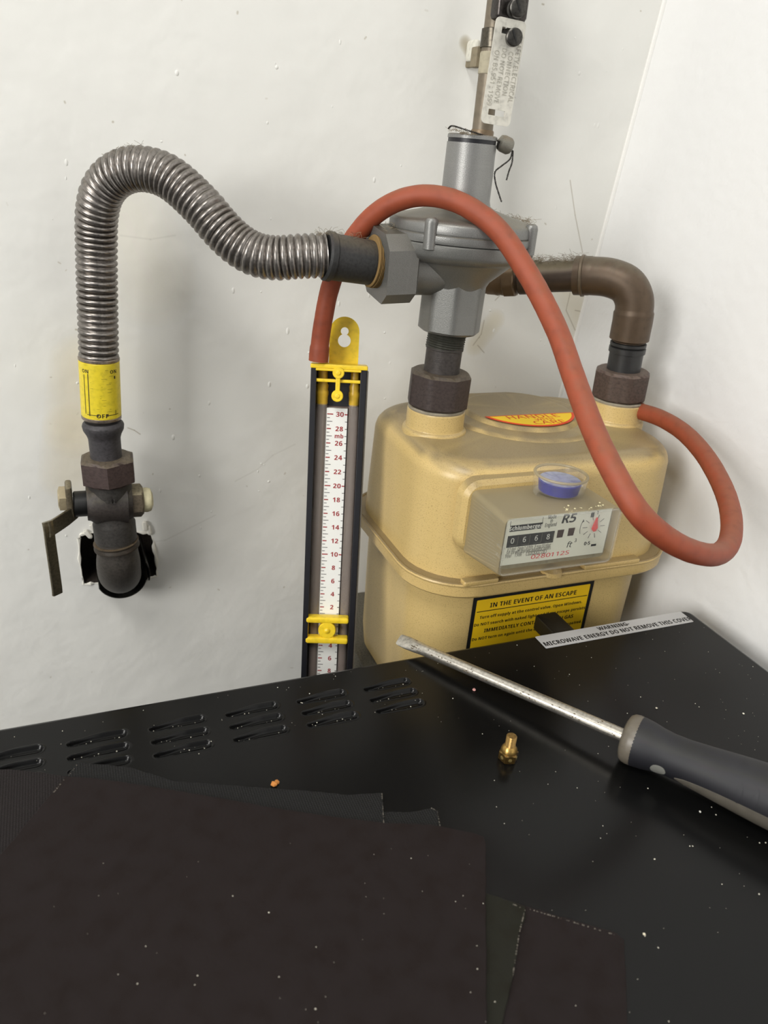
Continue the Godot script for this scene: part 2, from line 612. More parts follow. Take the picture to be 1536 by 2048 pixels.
	for q in [["wall_left", v(-1740, 610, 305), Vector3(80, 2400, 850)], ["wall_left", v(-1740, 610, 2005), Vector3(80, 2400, 470)], ["wall_left", v(-1740, -330, 1250), Vector3(80, 520, 1040)], ["wall_left", v(-1740, 1420, 1250), Vector3(80, 780, 1040)], ["wall_front", v(-560, 610, 2240), Vector3(2400, 2400, 80)]]:
		var b := Mb.new()
		rbox(b, q[1], q[2], 1.0)
		o = obj(q[0], b, M.wall_paint, Color(0.5, 0.51, 0.52), self, Color.WHITE, 0.0, 20.0)
		struct(o)
	var wf := Mb.new()
	pierced(wf, rrect(-520, 520, -550, 550, 2), [rrect(-470, 470, -500, 500, 2)], 60, Transform3D(Basis(Vector3.UP, PI / 2), v(-1765, 480, 1250)), 0.0)
	o = obj("window_1", wf, M.plain, Color(0.9, 0.9, 0.9))
	struct(o)
	var gp := Mb.new()
	rbox(gp, v(-1740, 480, 1250), Vector3(8, 1040, 980), 1.0)
	var day := StandardMaterial3D.new()
	day.albedo_color = Color(0.9, 0.9, 0.9)
	day.emission_enabled = true
	day.emission = Color(1.0, 0.992, 0.975)
	day.emission_energy_multiplier = 1.0
	obj("window_glass", gp, day, Color.WHITE, o)
	var cb := Mb.new()
	rbox(cb, v(-560, 1850, 1060), Vector3(2560, 80, 2460), 1.0)
	struct(obj("ceiling", cb, M.plain, Color(0.72, 0.72, 0.72)))
	var fb := Mb.new()
	rbox(fb, v(-560, -630, 1060), Vector3(2560, 80, 2460), 1.0)
	struct(obj("floor", fb, M.stone, Color(0.4, 0.4, 0.4)))
	# the ceiling lamp: frame and glowing diffuser, above the area light set just under it
	var lamp := thing("ceiling_light", "long white ceiling light panel in front of the gas meter corner", "light", v(-800, 1810, 1150))
	var fr := Mb.new()
	pierced(fr, rrect(-320, 320, -620, 620, 6), [rrect(-285, 285, -585, 585, 2)], 26, at(v(-800, 1811, 1150), Vector3.RIGHT, Vector3(0, 0, 1)), 0.0)
	obj("frame", fr, M.plain, Color(0.92, 0.92, 0.92), lamp)
	var df := Mb.new()
	rbox(df, v(-800, 1796, 1150), Vector3(570, 12, 1170), 2.0)
	var em := StandardMaterial3D.new()
	em.albedo_color = Color(0.9, 0.9, 0.88)
	em.emission_enabled = true
	em.emission = Color(1.0, 0.99, 0.97)
	em.emission_energy_multiplier = 1.0
	obj("diffuser", df, em, Color.WHITE, lamp)

func flexible_hose() -> void:
	var t := thing("flexible_hose", "corrugated stainless steel gas hose arching from wall valve to regulator", "hose", v(22.8, -139.5, 5.0))
	var pts := [v(22.4, -140.9, 5.0), v(23.6, -115.4, 5.0), v(24.8, -89.7, 5.0), v(26.2, -64.9, 6.0), v(27.4, -49.7, 9.0), v(31.0, -36.1, 14.0), v(38.7, -26.2, 20.0), v(50.0, -20.9, 28.0), v(62.6, -21.6, 36.0), v(72.9, -27.0, 44.0), v(85.5, -38.7, 55.0), v(93.6, -48.3, 62.0), v(102.6, -56.5, 69.0), v(112.2, -61.2, 76.0), v(122.9, -62.0, 82.0), v(136.2, -60.0, 87.0), v(151.5, -58.5, 90.0)]
	var path := even(spline(pts, 14), 0.5)
	var rad := PackedFloat32Array()
	for i in path.size():
		var u := fposmod(i * 0.5 / 4.05, 1.0) * 2.0 - 1.0
		rad.push_back(10.4 + 2.6 * sqrt(maxf(0.0, 1.0 - u * u * 0.98)))
	var m := Mb.new()
	tube(m, path, rad, 30)
	obj("corrugated_tube", m, M.steel, Color(0.58, 0.56, 0.54), t, Color(0.4, 0.36, 0.3), 0.6, 60.0, 0.55, 1.2)
	var a: Vector3 = v(22.4, -140.9, 5.0)
	var b: Vector3 = v(21.3, -180.7, 5.0)
	var ax := (b - a).normalized()
	var len := (b - a).length() * 1000.0
	m = Mb.new()
	turn(m, a - ax * 0.0015, b + ax * 0.003, [[0, 12.4], [0.8, 13.4], [2.2, 13.4], [3, 12.6], [len + 1.2, 12.6], [len + 1.8, 13.3], [len + 3.4, 13.3], [len + 4.2, 12.6]])
	obj("end_rings", m, M.steel, Color(0.62, 0.57, 0.52), t)
	var sl := Mb.new()
	turn(sl, a, b, [[1.2, 12.9], [1.6, 13.25], [len - 0.6, 13.25], [len, 12.9]], 40)
	var sleeve := obj("yellow_sleeve", sl, M.yellow_plastic, Color(0.9, 0.81, 0.2), t)
	# print on the sleeve, bent round it
	var f := frame(ax)
	var toward := (v(0, 0, 550) - a)
	toward = (toward - ax * toward.dot(ax)).normalized()
	var side := ax.cross(toward).normalized()
	if side.x < 0: side = -side
	var mid := (a + b) / 2
	var ink := Mb.new()
	var put := func(along: float, ang: float) -> Callable:
		return func(q: Vector3) -> Vector3:
			var w := q.x / 0.0133 + ang
			return mid + ax * (along * 0.001 - q.y) + (toward * cos(w) + side * sin(w)) * (0.0133 + q.z)
	text(ink, "OFF", 2.8, Transform3D(), true, 0.1, 1.15, put.call(len / 2 - 3.0, 0.05))
	text(ink, "ON", 2.4, Transform3D(), true, 0.1, 1.1, put.call(-len / 2 + 6.5, 0.72))
	text(ink, "ON", 2.4, Transform3D(), true, 0.1, 1.1, put.call(-len / 2 + 6.5, -0.75))
	var strip := func(a0: float, a1: float, y0: float, y1: float) -> void:
		var n := 6
		for i in n:
			var w0 := lerpf(a0, a1, float(i) / n)
			var w1 := lerpf(a0, a1, float(i + 1) / n)
			var g := func(w: float, y: float) -> Vector3: return mid + ax * (y * 0.001) + (toward * cos(w) + side * sin(w)) * 0.01332
			ink.quad(g.call(w0, y1), g.call(w1, y1), g.call(w1, y0), g.call(w0, y0))
	strip.call(-0.62, -0.57, -len / 2 + 8, len / 2 - 2.5)
	strip.call(-0.86, -0.82, -len / 2 + 9, len / 2 - 3.5)
	strip.call(0.3, 0.95, len / 2 - 3.6, len / 2 - 3.1)
	strip.call(-0.75, -0.25, len / 2 - 3.6, len / 2 - 3.1)
	strip.call(0.76, 0.79, len / 2 - 6.5, len / 2 - 3.1)
	strip.call(0.74, 0.83, -len / 2 + 9.5, -len / 2 + 11.5)
	for k in [[0.22, 0.34], [-0.24, -0.13]]:
		strip.call(k[0], k[1], len / 2 - 3.9, len / 2 - 2.8)
	for i in 16:
		var w := rng.randf_range(-0.5, 0.6)
		var y := rng.randf_range(-len / 2 + 5, len / 2 - 6)
		strip.call(w, w + rng.randf_range(0.05, 0.3), y, y + 0.16)
	obj("printed_marks", ink, M.ink, Color(0.2, 0.17, 0.07), sleeve)
	m = Mb.new()
	var c: Vector3 = v(21.8, -186.9, 5.0)
	var d: Vector3 = v(22.4, -212.9, 5.0)
	var h := (d - c).length() * 1000.0
	turn(m, c, d, [[-1.5, 12.0], [0, 13.6], [1.5, 14.1], [4.5, 13.6], [8, 11.8], [11, 10.9], [h + 2, 10.7]])
	obj("tail_piece", m, M.iron, Color(0.27, 0.26, 0.27), t)
	m = Mb.new()
	turn(m, v(150.2, -58.6, 90.0), v(182.7, -62.2, 90.0), [[0, 13.2], [1.2, 14.5], [4.5, 14.5], [5.2, 13.6], [29, 13.3], [31, 13.0]])
	obj("end_cuff", m, M.iron, Color(0.2, 0.195, 0.2), t, Color(0.36, 0.33, 0.28), 0.8)
	m = Mb.new()
	fluff(m, [v(147.1, -46.5, 90.0), v(156.5, -46.7, 90.0), v(172.5, -48.8, 90.0)], 90, 2.5, 4.0)
	fluff(m, [v(35.1, -15.2, 20.0), v(44.8, -10.3, 26.0), v(55.6, -8.5, 32.0)], 60, 2.0, 3.0)
	obj("dust_fluff", m, M.fluff, Color(0.5, 0.46, 0.38), t).set_meta("kind", "stuff")

func gas_valve() -> void:
	var t := thing("gas_valve", "dark bronze lever valve with union nut and steel handle over broken wall hole", "valve", v(24.3, -246.4, 5.0))
	var m := Mb.new()
	nut(m, v(22.8, -211.8, 5.0), v(23.3, -231.2, 5.0), 17.6, 6, 0.45, 1.8)
	obj("union_nut", m, M.iron, Color(0.3, 0.25, 0.24), t, Color(0.42, 0.38, 0.32), 0.85)
	m = Mb.new()
	var a: Vector3 = v(23.3, -230.4, 5.0)
	var b: Vector3 = v(24.8, -277.9, 5.0)
	var h := (b - a).length() * 1000.0
	turn(m, a, b, [[0, 15.5], [5, 15.0], [h * 0.36, 15.8], [h * 0.5, 14.4], [h * 0.56, 13.6], [h * 0.68, 14.0], [h * 0.72, 15.2], [h, 15.2]], 40)
	obj("body", m, M.iron, Color(0.25, 0.235, 0.225), t, Color(0.4, 0.36, 0.3), 0.6)
	# cross barrel: gland on the left, plug on the right
	var l: Vector3 = v(-1.4, -247.3, 5.0)
	var r: Vector3 = v(44.7, -248.3, 5.0)
	var u := (r - l).normalized()
	h = (r - l).length() * 1000.0
	m = Mb.new()
	turn(m, l + u * 0.008, r - u * 0.003, [[0, 12.5], [2, 13.0], [5, 15.2], [h * 0.35, 16.4], [h * 0.6, 16.6], [h - 19, 14.6], [h - 15, 13.0]], 40)
	var cross := obj("cross_barrel", m, M.iron, Color(0.23, 0.215, 0.2), t, Color(0.4, 0.36, 0.3), 0.6)
	m = Mb.new()
	text(m, "III", 4.0, at(v(22.5, -239.7, 22.2), u, Vector3.UP), true, 0.8)
	obj("cast_mark", m, M.iron, Color(0.25, 0.235, 0.22), cross)
	m = Mb.new()
	turn(m, l - u * 0.001, l + u * 0.0095, [[0, 8], [0.8, 9.4], [10, 9.4]], 24)
	obj("gland", m, M.black_plastic, Color(0.09, 0.1, 0.11), t)
	m = Mb.new()
	nut(m, r - u * 0.0125, r + u * 0.001, 11.2, 6, 0.2)
	obj("plug", m, M.iron, Color(0.36, 0.32, 0.26), t, Color(0.6, 0.56, 0.46), 0.8)
	m = Mb.new()
	turn(m, r - u * 0.002, r + u * 0.008, [[0, 7], [1, 9.0], [6, 9.3], [8.5, 8.4], [10, 5]], 20)
	obj("painted_cap", m, M.paint_chip, Color(0.78, 0.75, 0.62), t)
	# handle: root plate on the stem, arm coming forward, then the grip hanging down
	var lever := Mb.new()
	var ribbon := func(pts: Array, w: Vector3, wide: float, thick: float) -> void:
		var rings := []
		for i in pts.size():
			var d: Vector3 = (pts[mini(i + 1, pts.size() - 1)] - pts[maxi(i - 1, 0)]).normalized()
			var x := (w - d * w.dot(d)).normalized()
			var y := d.cross(x)
			var ring := PackedVector3Array()
			for q in rrect(-wide / 2, wide / 2, -thick / 2, thick / 2, thick * 0.35, 2): ring.push_back(pts[i] + (x * q.x + y * q.y) * 0.001)
			rings.append(ring)
		loft(lever, rings)
	ribbon.call([v(1.9, -248.4, 5.0), v(-1.9, -252.2, 8.0), v(-7.4, -251.7, 18.0), v(-13.4, -251.0, 28.0), v(-17.6, -249.8, 36.0), v(-19.5, -249.6, 39.0)], Vector3(-0.35, 0.8, 0.45), 11.0, 2.4)
	ribbon.call([v(-19.6, -244.1, 37.0), v(-19.2, -250.1, 38.0), v(-19.2, -260.2, 37.0), v(-18.9, -274.5, 36.0), v(-18.6, -288.6, 36.0), v(-18.4, -298.0, 36.0), v(-18.5, -302.1, 36.0)], Vector3(0.8, 0.1, -0.6), 7.8, 2.4)
	obj("lever_handle", lever, M.steel, Color(0.56, 0.53, 0.45), t)
	m = Mb.new()
	rbox(m, v(-4.7, -243.0, 5.0), Vector3(4.5, 24, 17), 1.6)
	obj("lever_root", m, M.iron, Color(0.36, 0.33, 0.26), t, Color(0.6, 0.56, 0.46), 0.6)
	m = Mb.new()
	nut(m, v(-5.3, -242.2, 5.0) - u * 0.007, v(-5.3, -242.2, 5.0), 6.2, 4, 0.4, 1.0)
	obj("stem_nut", m, M.paint_chip, Color(0.66, 0.61, 0.5), t)
	# the service elbow that turns into the wall
	var e := thing("pipe_elbow", "blackened iron elbow turning from valve into the broken wall hole", "pipe", v(25.6, -301.2, 5.0))
	m = Mb.new()
	tube(m, spline([v(24.9, -276.2, 5.0), v(25.3, -288.2, 5.0), v(25.5, -298.8, 3.0), v(26.1, -312.7, -6.0), v(27.5, -323.6, -22.0), v(29.1, -336.5, -50.0), v(30.7, -349.5, -84.0)], 6), [14.6, 14.6, 14.7, 14.7, 14.8, 14.8, 14.9, 15.0, 15.2, 15.4, 15.6, 15.8, 16.0, 16.1, 16.2, 16.2, 16.2, 16.2, 16.2, 16.2, 16.2, 16.2, 16.2, 16.2, 16.2, 16.2, 16.2, 16.2, 16.2, 16.2, 16.2, 16.2, 16.2, 16.2, 16.2, 16.2, 16.2], 32)
	obj("elbow", m, M.iron, Color(0.28, 0.265, 0.245), e, Color(0.42, 0.38, 0.32), 0.5)
	m = Mb.new()
	turn(m, v(24.7, -279.6, 5.0), v(25.4, -286.9, 5.0), [[0, 14.8], [0.6, 16.4], [1.6, 16.4], [2.2, 15.6], [4.2, 16.6], [5.2, 16.6], [6, 15]], 32)
	obj("socket_rim", m, M.iron, Color(0.2, 0.17, 0.14), e, Color(0.42, 0.36, 0.28), 0.7)
	# thin metal sleeve lining the hole
	var sl := Mb.new()
	for s in 2:
		var rings := []
		for i in 15:
			var w := lerpf(-2.7, -0.35, i / 14.0)
			if s == 1: w = lerpf(-0.28, 0.5, i / 14.0)
			var rr := 19.0 if s == 0 else 21.5
			var c: Vector3 = v(28.1, -325.3, -30.0)
			var d := Vector3(cos(w), sin(w), 0)
			rings.append(PackedVector3Array([c + d * rr * 0.001 + Vector3(0, 0, 0.012), c + d * (rr + 0.7) * 0.001 + Vector3(0, 0, 0.012), c + d * (rr + 0.7) * 0.001 - Vector3(0, 0, 0.04), c + d * rr * 0.001 - Vector3(0, 0, 0.04)]))
		loft(sl, rings)
	obj("wall_sleeve", sl, M.steel, Color(0.4, 0.39, 0.37), e)

func gas_regulator() -> void:
	var grey_ := Color(0.55, 0.55, 0.535)
	var t := thing("gas_regulator", "grey cast aluminium gas pressure regulator with round diaphragm housing above meter", "regulator", v(240, -104, 90))
	var m := Mb.new()
	var low := v(240.5, -24, 90)
	turn(m, v(240.5, -30, 90), v(240.5, 20, 90), [[0, 16.4], [5, 16.2], [8, 15.4], [39.5, 15.0], [39.5, 14.2], [41.8, 14.2], [41.8, 15.0], [43.6, 15.0], [44.2, 14.2], [42.6, 12.6], [42.4, 0.2]], 48)
	var bonnet := obj("bonnet", m, M.cast_metal, Color(0.61, 0.61, 0.6), t, Color(0.5, 0.46, 0.38), 0.7)
	m = Mb.new()
	turn(m, v(240.5, 9.3, 90), v(240.5, 12.0, 90), [[0, 14.55], [2.6, 14.55]], 48)
	obj("cap_groove", m, M.black_plastic, Color(0.1, 0.11, 0.13), bonnet)
	m = Mb.new()
	turn(m, v(240.5, -46, 90), v(240.5, -20, 90), [[0, 44], [0.3, 46.4], [2.0, 46.9], [4.6, 46.7], [5.3, 45.6], [6.0, 46.2], [10.2, 46.0], [12.2, 44.6], [13.4, 40], [16.2, 29], [19.2, 19], [21, 16]], 72)
	# four screw ears on the cover
	for k in 4:
		var w := 2.45 + k * PI / 2 * 1.0
		var c := v(240.5, -46, 90) + Vector3(cos(w), 0, sin(w)) * 0.0455
		turn(m, c - Vector3(0, 0.0035, 0), c + Vector3(0, 0.013, 0), [[0, 3.2], [0.4, 4.0], [15, 4.0], [17, 3.4], [18, 2.0]], 16)
	obj("upper_cover", m, M.cast_metal, Color(0.57, 0.57, 0.56), t, Color(0.56, 0.53, 0.46), 0.8, 45.0, 0.5, 1.1)
	m = Mb.new()
	turn(m, v(240.5, -58, 90), v(240.5, -40, 90), [[0, 34], [0.6, 40], [3.0, 44.8], [6.0, 46.6], [11, 46.8], [11.8, 46.0]], 72)
	obj("lower_rim", m, M.cast_metal, grey_, t)
	m = Mb.new()
	turn(m, v(240.5, -86, 90), v(240.5, -40, 90), [[0, 14], [1.5, 17.5], [9, 18.2], [16, 22], [24, 31], [29, 36.5], [32, 38]], 48)
	# neck towards the inlet
	turn(m, v(200.3, -62.6, 90.0), v(245, -64, 90), [[-1, 18.2], [4, 18.2], [14, 17.5], [26, 17], [30, 15]], 40)
	obj("body", m, M.cast_metal, grey_, t)
	m = Mb.new()
	plate(m, PackedVector2Array([Vector2(-21, -13), Vector2(-13, -21), Vector2(13, -21), Vector2(21, -13), Vector2(21, 13), Vector2(13, 21), Vector2(-13, 21), Vector2(-21, 13)]), 20.5, at(v(184, -62.5, 90), Vector3(0, 0.12, -1), Vector3(-0.06, 1, 0.12)), 1.2)
	obj("inlet_hexagon", m, M.cast_metal, grey_, t, Color(0.44, 0.4, 0.33), 0.6)
	m = Mb.new()
	nut(m, v(239.5, -104, 90), v(240.3, -70, 90), 19.4, 8, 0.35, 1.6)
	obj("outlet_hexagon", m, M.cast_metal, grey_, t)
	m = Mb.new()
	var prof := []
	for i in 17: prof.append([i * 0.42, 14.2 + (1.0 if i % 2 else 0.0) + rng.randf() * 0.7])
	turn(m, v(180.3, -60.8, 90.0), v(187.3, -61.5, 90.0), prof, 30)
	obj("hemp_packing", m, M.fluff, Color(0.5, 0.4, 0.24), t)
	# seal: a lead slug on twisted wire
	m = Mb.new()
	turn(m, v(255.6, 11.8, 96.0), v(265.0, 9.0, 97.0), [[0, 2.5], [0.8, 4.2], [3, 4.9], [7, 4.9], [8.6, 4.0], [9.4, 2.4]], 18)
	var seal := obj("lead_seal", m, M.cast_metal, Color(0.55, 0.54, 0.5), t, Color(0.55, 0.5, 0.42), 0.8)
	m = Mb.new()
	var strand := func(pts: Array) -> void:
		var path := even(spline(pts, 8), 0.35)
		for s in 2:
			var tw := PackedVector3Array()
			for i in path.size():
				var f := frame(path[mini(i + 1, path.size() - 1)] - path[maxi(i - 1, 0)])
				var w := i * 0.95 + s * PI
				tw.push_back(path[i] + (f.x * cos(w) + f.z * sin(w)) * 0.00034)
			tube(m, tw, 0.26, 4)
	strand.call([v(265.2, 7.9, 97.0), v(263.7, 2.9, 98.0), v(258.5, -1.4, 98.0), v(255.1, -5.1, 97.0), v(255.8, -10.9, 98.0), v(257.7, -16.4, 100.0), v(260.2, -21.6, 101.0)])
	strand.call([v(265.6, 7.7, 97.0), v(265.5, 1.0, 98.0), v(264.2, -3.8, 98.0), v(263.3, -9.0, 98.0)])
	strand.call([v(256.4, 11.6, 96.0), v(247.6, 13.2, 102.0), v(237.8, 14.5, 104.0), v(228.7, 16.1, 102.0), v(223.4, 17.5, 96.0), v(223.9, 16.1, 90.0)])
	obj("twisted_wire", m, M.iron, Color(0.16, 0.14, 0.12), seal)
	m = Mb.new()
	fluff(m, [v(262, -30.5, 66), v(274, -31.5, 76), v(281, -32, 92), v(278, -32, 106)], 170, 3.0, 3.0)
	fluff(m, [v(223.9, 15.9, 92.0), v(231.9, 13.5, 103.0), v(251.0, 12.8, 96.0)], 90, 1.6, 2.6)
	fluff(m, [v(187.5, -42.8, 92.0), v(197.9, -39.1, 90.0)], 40, 2.0, 4.0)
	obj("dust_fluff", m, M.fluff, Color(0.55, 0.51, 0.43), t).set_meta("kind", "stuff")
	# union between regulator and meter
	var n := thing("pipe_union", "dark threaded union between regulator outlet and left meter collar", "pipe union", v(238, -157, 90))
	m = Mb.new()
	var pr := []
	for i in 15: pr.append([i * 0.75, 12.2 if i % 2 else 13.0])
	turn(m, v(238, -115, 90), v(239.4, -100, 90), pr, 36)
	obj("threaded_end", m, M.iron, Color(0.27, 0.27, 0.25), n)
	m = Mb.new()
	turn(m, v(237.6, -140, 90), v(238.2, -114, 90), [[0, 12.2], [24.3, 12.2], [24.6, 12.8], [26, 12.8]], 36)
	obj("tail_piece", m, M.iron, Color(0.26, 0.245, 0.24), n)
	m = Mb.new()
	nut(m, v(237.2, -155.5, 90), v(237.8, -131, 90), 20.2, 8, 0.75, 1.8)
	turn(m, v(237.2, -157.2, 90), v(237.2, -154, 90), [[0, 18.2], [3, 18.2]], 36)
	obj("union_nut", m, M.iron, Color(0.27, 0.24, 0.225), n, Color(0.4, 0.36, 0.3), 0.85)

func rr(x0: float, x1: float, z0: float, z1: float, r: float, y: float, n := 8) -> PackedVector3Array:
	var out := PackedVector3Array()
	for q in rrect(x0, x1, z0, z1, r, n): out.push_back(v(q.x, y, q.y))
	return out

func gas_meter() -> void:
	var beige := Color(0.8, 0.695, 0.465)
	var dust := Color(0.51, 0.455, 0.345)
	var t := thing("gas_meter", "beige pressed steel gas meter with clear index window and warning stickers", "gas meter", v(310, -383, 90))
	var m := Mb.new()
	var rings := [rr(207, 410.5, 15, 166, 42, -262), rr(207, 410.5, 15, 166, 42, -250), rr(209, 408.5, 17, 164, 41, -186)]
	for i in 9:
		var w := PI / 2 * (i + 1) / 9.0
		var k := 2.0 + 14.0 * (1.0 - cos(w))
		rings.append(rr(207 + k, 410.5 - k, 15 + k, 166 - k, 42 - k * 0.6, -186 + 14 * sin(w) * 1.0))
	loft(m, rings)
	# raised panel and round boss pressed into the top
	for q in [[60.0, -172.6, 2.6], [44.0, -170.2, 3.0]]:
		var c := Vector2(317, 72)
		var ring := []
		for e in [[q[0] + 3.0, -1.2], [q[0] + 1.2, 0.2], [q[0] - 1.5, q[2] * 0.8], [q[0] - 4.0, q[2]], [0.5, q[2] + 0.5]]:
			var r := PackedVector3Array()
			for k in 56:
				var w := TAU * k / 56
				r.push_back(v(c.x + cos(w) * e[0], q[1] + e[1], maxf(20.0, c.y + sin(w) * e[0] * 1.0)))
			ring.append(r)
		loft(m, ring)
	obj("upper_case", m, M.meter_paint, beige, t, dust, 0.85, 38.0, 0.45, 1.05)
	m = Mb.new()
	loft(m, [rr(206, 411, 14, 166, 42, -252.5), rr(202, 416, 9.5, 171, 41, -253), rr(201, 417, 8.5, 172, 42, -254.2), rr(201, 417, 8.5, 172, 42, -262), rr(202.5, 415.5, 10, 170.5, 42, -264), rr(210, 408, 16, 164, 40, -264)])
	# rolled edge of the seam
	var edge := PackedVector3Array()
	for q in rrect(201.6, 416.4, 9, 171.4, 42, 10): edge.push_back(v(q.x, -253.6, q.y))
	edge.push_back(edge[0])
	tube(m, edge, 1.5, 8, false)
	obj("seam_flange", m, M.meter_paint, Color(0.79, 0.68, 0.45), t, Color(0.48, 0.42, 0.31), 0.85)
	for q in [[243, 26], [349, 48]]:
		m = Mb.new()
		rbox(m, v(q[0], -251.2, 169.5), Vector3(q[1], 4, 7), 1.2)
		obj("flange_clip", m, M.meter_paint, Color(0.77, 0.66, 0.43), t, Color(0.48, 0.42, 0.31), 0.7)
	m = Mb.new()
	turn(m, v(300, -254, 168), v(300, -248, 168), [[0, 8], [3, 7.5], [5, 5], [6, 2]], 24)
	obj("flange_boss", m, M.meter_paint, Color(0.77, 0.66, 0.43), t, Color(0.48, 0.42, 0.31), 0.7)
	m = Mb.new()
	loft(m, [rr(212, 404, 17, 160, 38, -263), rr(213, 403, 18, 159, 38, -360), rr(215, 401, 20, 157, 36, -377), rr(221, 395, 26, 151, 32, -383)])
	obj("lower_case", m, M.meter_paint, beige, t, dust, 0.6)
	for q in [[237.2, 0.0], [391.8, 1.0]]:
		m = Mb.new()
		turn(m, v(q[0], -178, 90), v(q[0], -157, 90), [[0, 22.6], [6, 22.6], [7.4, 22.0], [8.2, 20.6], [9, 20.3], [20, 20.2], [21, 19.4]], 44)
		obj("pipe_collar", m, M.meter_paint, beige, t, dust, 0.5)
	for q in [237.2, 391.8]:
		m = Mb.new()
		turn(m, v(q, -158, 90), v(q, -155.2, 90), [[0, 19.2], [1, 19.8], [2, 20.0], [2.8, 19]], 40)
		obj("washer", m, M.paint_chip, Color(0.6, 0.57, 0.5), t)
	# test nipple that takes the rubber tube
	m = Mb.new()
	turn(m, v(405, -164, 96), v(420, -163, 102), [[0, 5], [6, 5], [6.2, 4], [12, 4]], 20)
	obj("test_nipple", m, M.brass, Color(0.6, 0.5, 0.3), t)
	# HANDLE WITH CARE: the front part of a disc, cut along a chord
	var c0 := v(317, -166.6, 72)
	var lie := at(c0, Vector3.RIGHT, Vector3(0, 0, -1))
	m = Mb.new()
	var w0 := asin(15.0 / 41.0)
	plate(m, disc(0, 0, 41.0, 40, PI + w0, TAU - w0), 0.3, lie)
	var st := obj("care_sticker", m, M.paper, Color(0.84, 0.27, 0.12), t)
	m = Mb.new()
	var w1 := asin(16.4 / 38.6)
	plate(m, disc(0, 0, 38.8, 40, PI + w1, TAU - w1), 0.42, lie)
	obj("yellow_field", m, M.paper, Color(0.93, 0.78, 0.1), st)
	m = Mb.new()
	for q in [["HANDLE", -1.0, -20.6, 6.4, 1.35], ["WITH", 5.0, -27.4, 4.0, 1.2], ["CARE", 5.0, -33.6, 6.0, 1.4]]:
		text(m, q[0], q[3], lie * Transform3D(Basis(), Vector3(q[1], q[2], 0.45) * 0.001), false, 0.1, q[4])
	obj("sticker_lettering", m, M.ink, Color(0.78, 0.2, 0.08), st)
	# escape notice on the lower case
	var s0 := at(v(310.7, -299.6, 160.2))
	s0.origin = v(297.5, -291, 160.0)
	m = Mb.new()
	plate(m, rrect(-51, 49.5, -36, 20.5, 1.0, 2), 0.3, s0)
	var no := obj("notice_sticker", m, M.paper, Color(0.1, 0.1, 0.09), t)
	m = Mb.new()
	plate(m, rrect(-48, 46.5, -33, 17.5, 0.5, 2), 0.42, s0)
	obj("yellow_field", m, M.paper, Color(0.93, 0.76, 0.1), no)
	m = Mb.new()
	for q in [["IN THE EVENT OF AN ESCAPE", 12.0, 3.6, 1.06], ["Turn off supply at the control valve. Open Windows.", 2.9, 2.1, 1.08], ["Do NOT search with naked light and if gas escape persists", -2.9, 2.1, 1.06], ["IMMEDIATELY CONTACT BRITISH GAS", -8.8, 2.9, 1.05], ["Do NOT turn on again until the escape has been repaired.", -15.0, 2.1, 1.06]]:
		text(m, q[0], q[2], s0 * Transform3D(Basis(), Vector3(-0.8, q[1], 0.45) * 0.001), true, 0.1, q[3], null, 0.0)
	plate(m, PackedVector2Array([Vector2(-47, 7.6), Vector2(45.5, 7.6), Vector2(45.5, 8.2), Vector2(-47, 8.2)]), 0.52, s0)
	obj("notice_lettering", m, M.ink, Color(0.08, 0.075, 0.06), no)
	# index: plinth, mechanism, printed dial plate, clear cover
	m = Mb.new()
	plate(m, rrect(222, 317, -229, -178.5, 12, 8), 10, Transform3D(Basis(), v(0, 0, 161)), 3.0)
	obj("index_plinth", m, M.meter_paint, beige, t, dust, 0.7)
	var box := func(k: float, ins: float) -> PackedVector3Array:
		var x0 := lerpf(227, 217, k) + ins
		var x1 := lerpf(307, 295.3, k) - ins
		var y0 := lerpf(-229, -212, k) + ins
		var y1 := lerpf(-184, -176, k) - ins
		var out := PackedVector3Array()
		for q in rrect(x0, x1, y0, y1, 3.5, 4): out.push_back(v(q.x, q.y, lerpf(170, 228, k)))
		return out
	m = Mb.new()
	loft(m, [box.call(0.0, 3.0), box.call(0.9, 2.6)])
	obj("mechanism", m, M.plastic, Color(0.62, 0.58, 0.46), t)
	m = Mb.new()
	loft(m, [box.call(0.0, 0.0), box.call(0.5, 0.0), box.call(0.985, 0.0)], false)
	var cover := obj("index_cover", m, M.dusty_cover, Color.WHITE, t)
	m = Mb.new()
	for i in 17:
		var y := 0.09 + i * 0.05
		var a: PackedVector3Array = box.call(0.1, -0.1)
		var b: PackedVector3Array = box.call(0.93, -0.1)
		var p0 := v(227 - 1.0 - 0.1, lerpf(-184, -229, y), 175.8)
		var p1 := v(217.6, lerpf(-176, -212, y), 224)
		tube(m, PackedVector3Array([p0, p1]), 0.35, 5)
	for y in [0.5, 0.66]:
		tube(m, PackedVector3Array([v(217.6, lerpf(-176, -212, y), 223), v(217.2, lerpf(-176, -212, y), 229.5)]), 1.3, 8)
	obj("grip_ribs", m, M.clear_cup, Color.WHITE, cover)
	m = Mb.new()
	# clear rim round the front
	var rimr := PackedVector3Array()
	for q in rrect(217.6, 294.7, -211.4, -176.6, 3.5, 5): rimr.push_back(v(q.x, q.y, 228.0))
	rimr.push_back(rimr[0])
	tube(m, rimr, 0.8, 8, false)
	obj("cover_rim", m, M.clear_cup, Color.WHITE, cover)
	m = Mb.new()
	plate(m, rrect(217.6, 294.7, -211.4, -176.6, 3.2, 4), 0.8, Transform3D(Basis(), v(0, 0, 227.6)))
	obj("cover_window", m, M.clear_cover, Color.WHITE, cover)
	var d0 := Transform3D(Basis(), v(219.4, -176.9, 225.2))
	m = Mb.new()
	plate(m, PackedVector2Array([Vector2(0, 0), Vector2(0, -29.4), Vector2(70.4, -29.4), Vector2(70.4, 0)]), 0.6, d0)
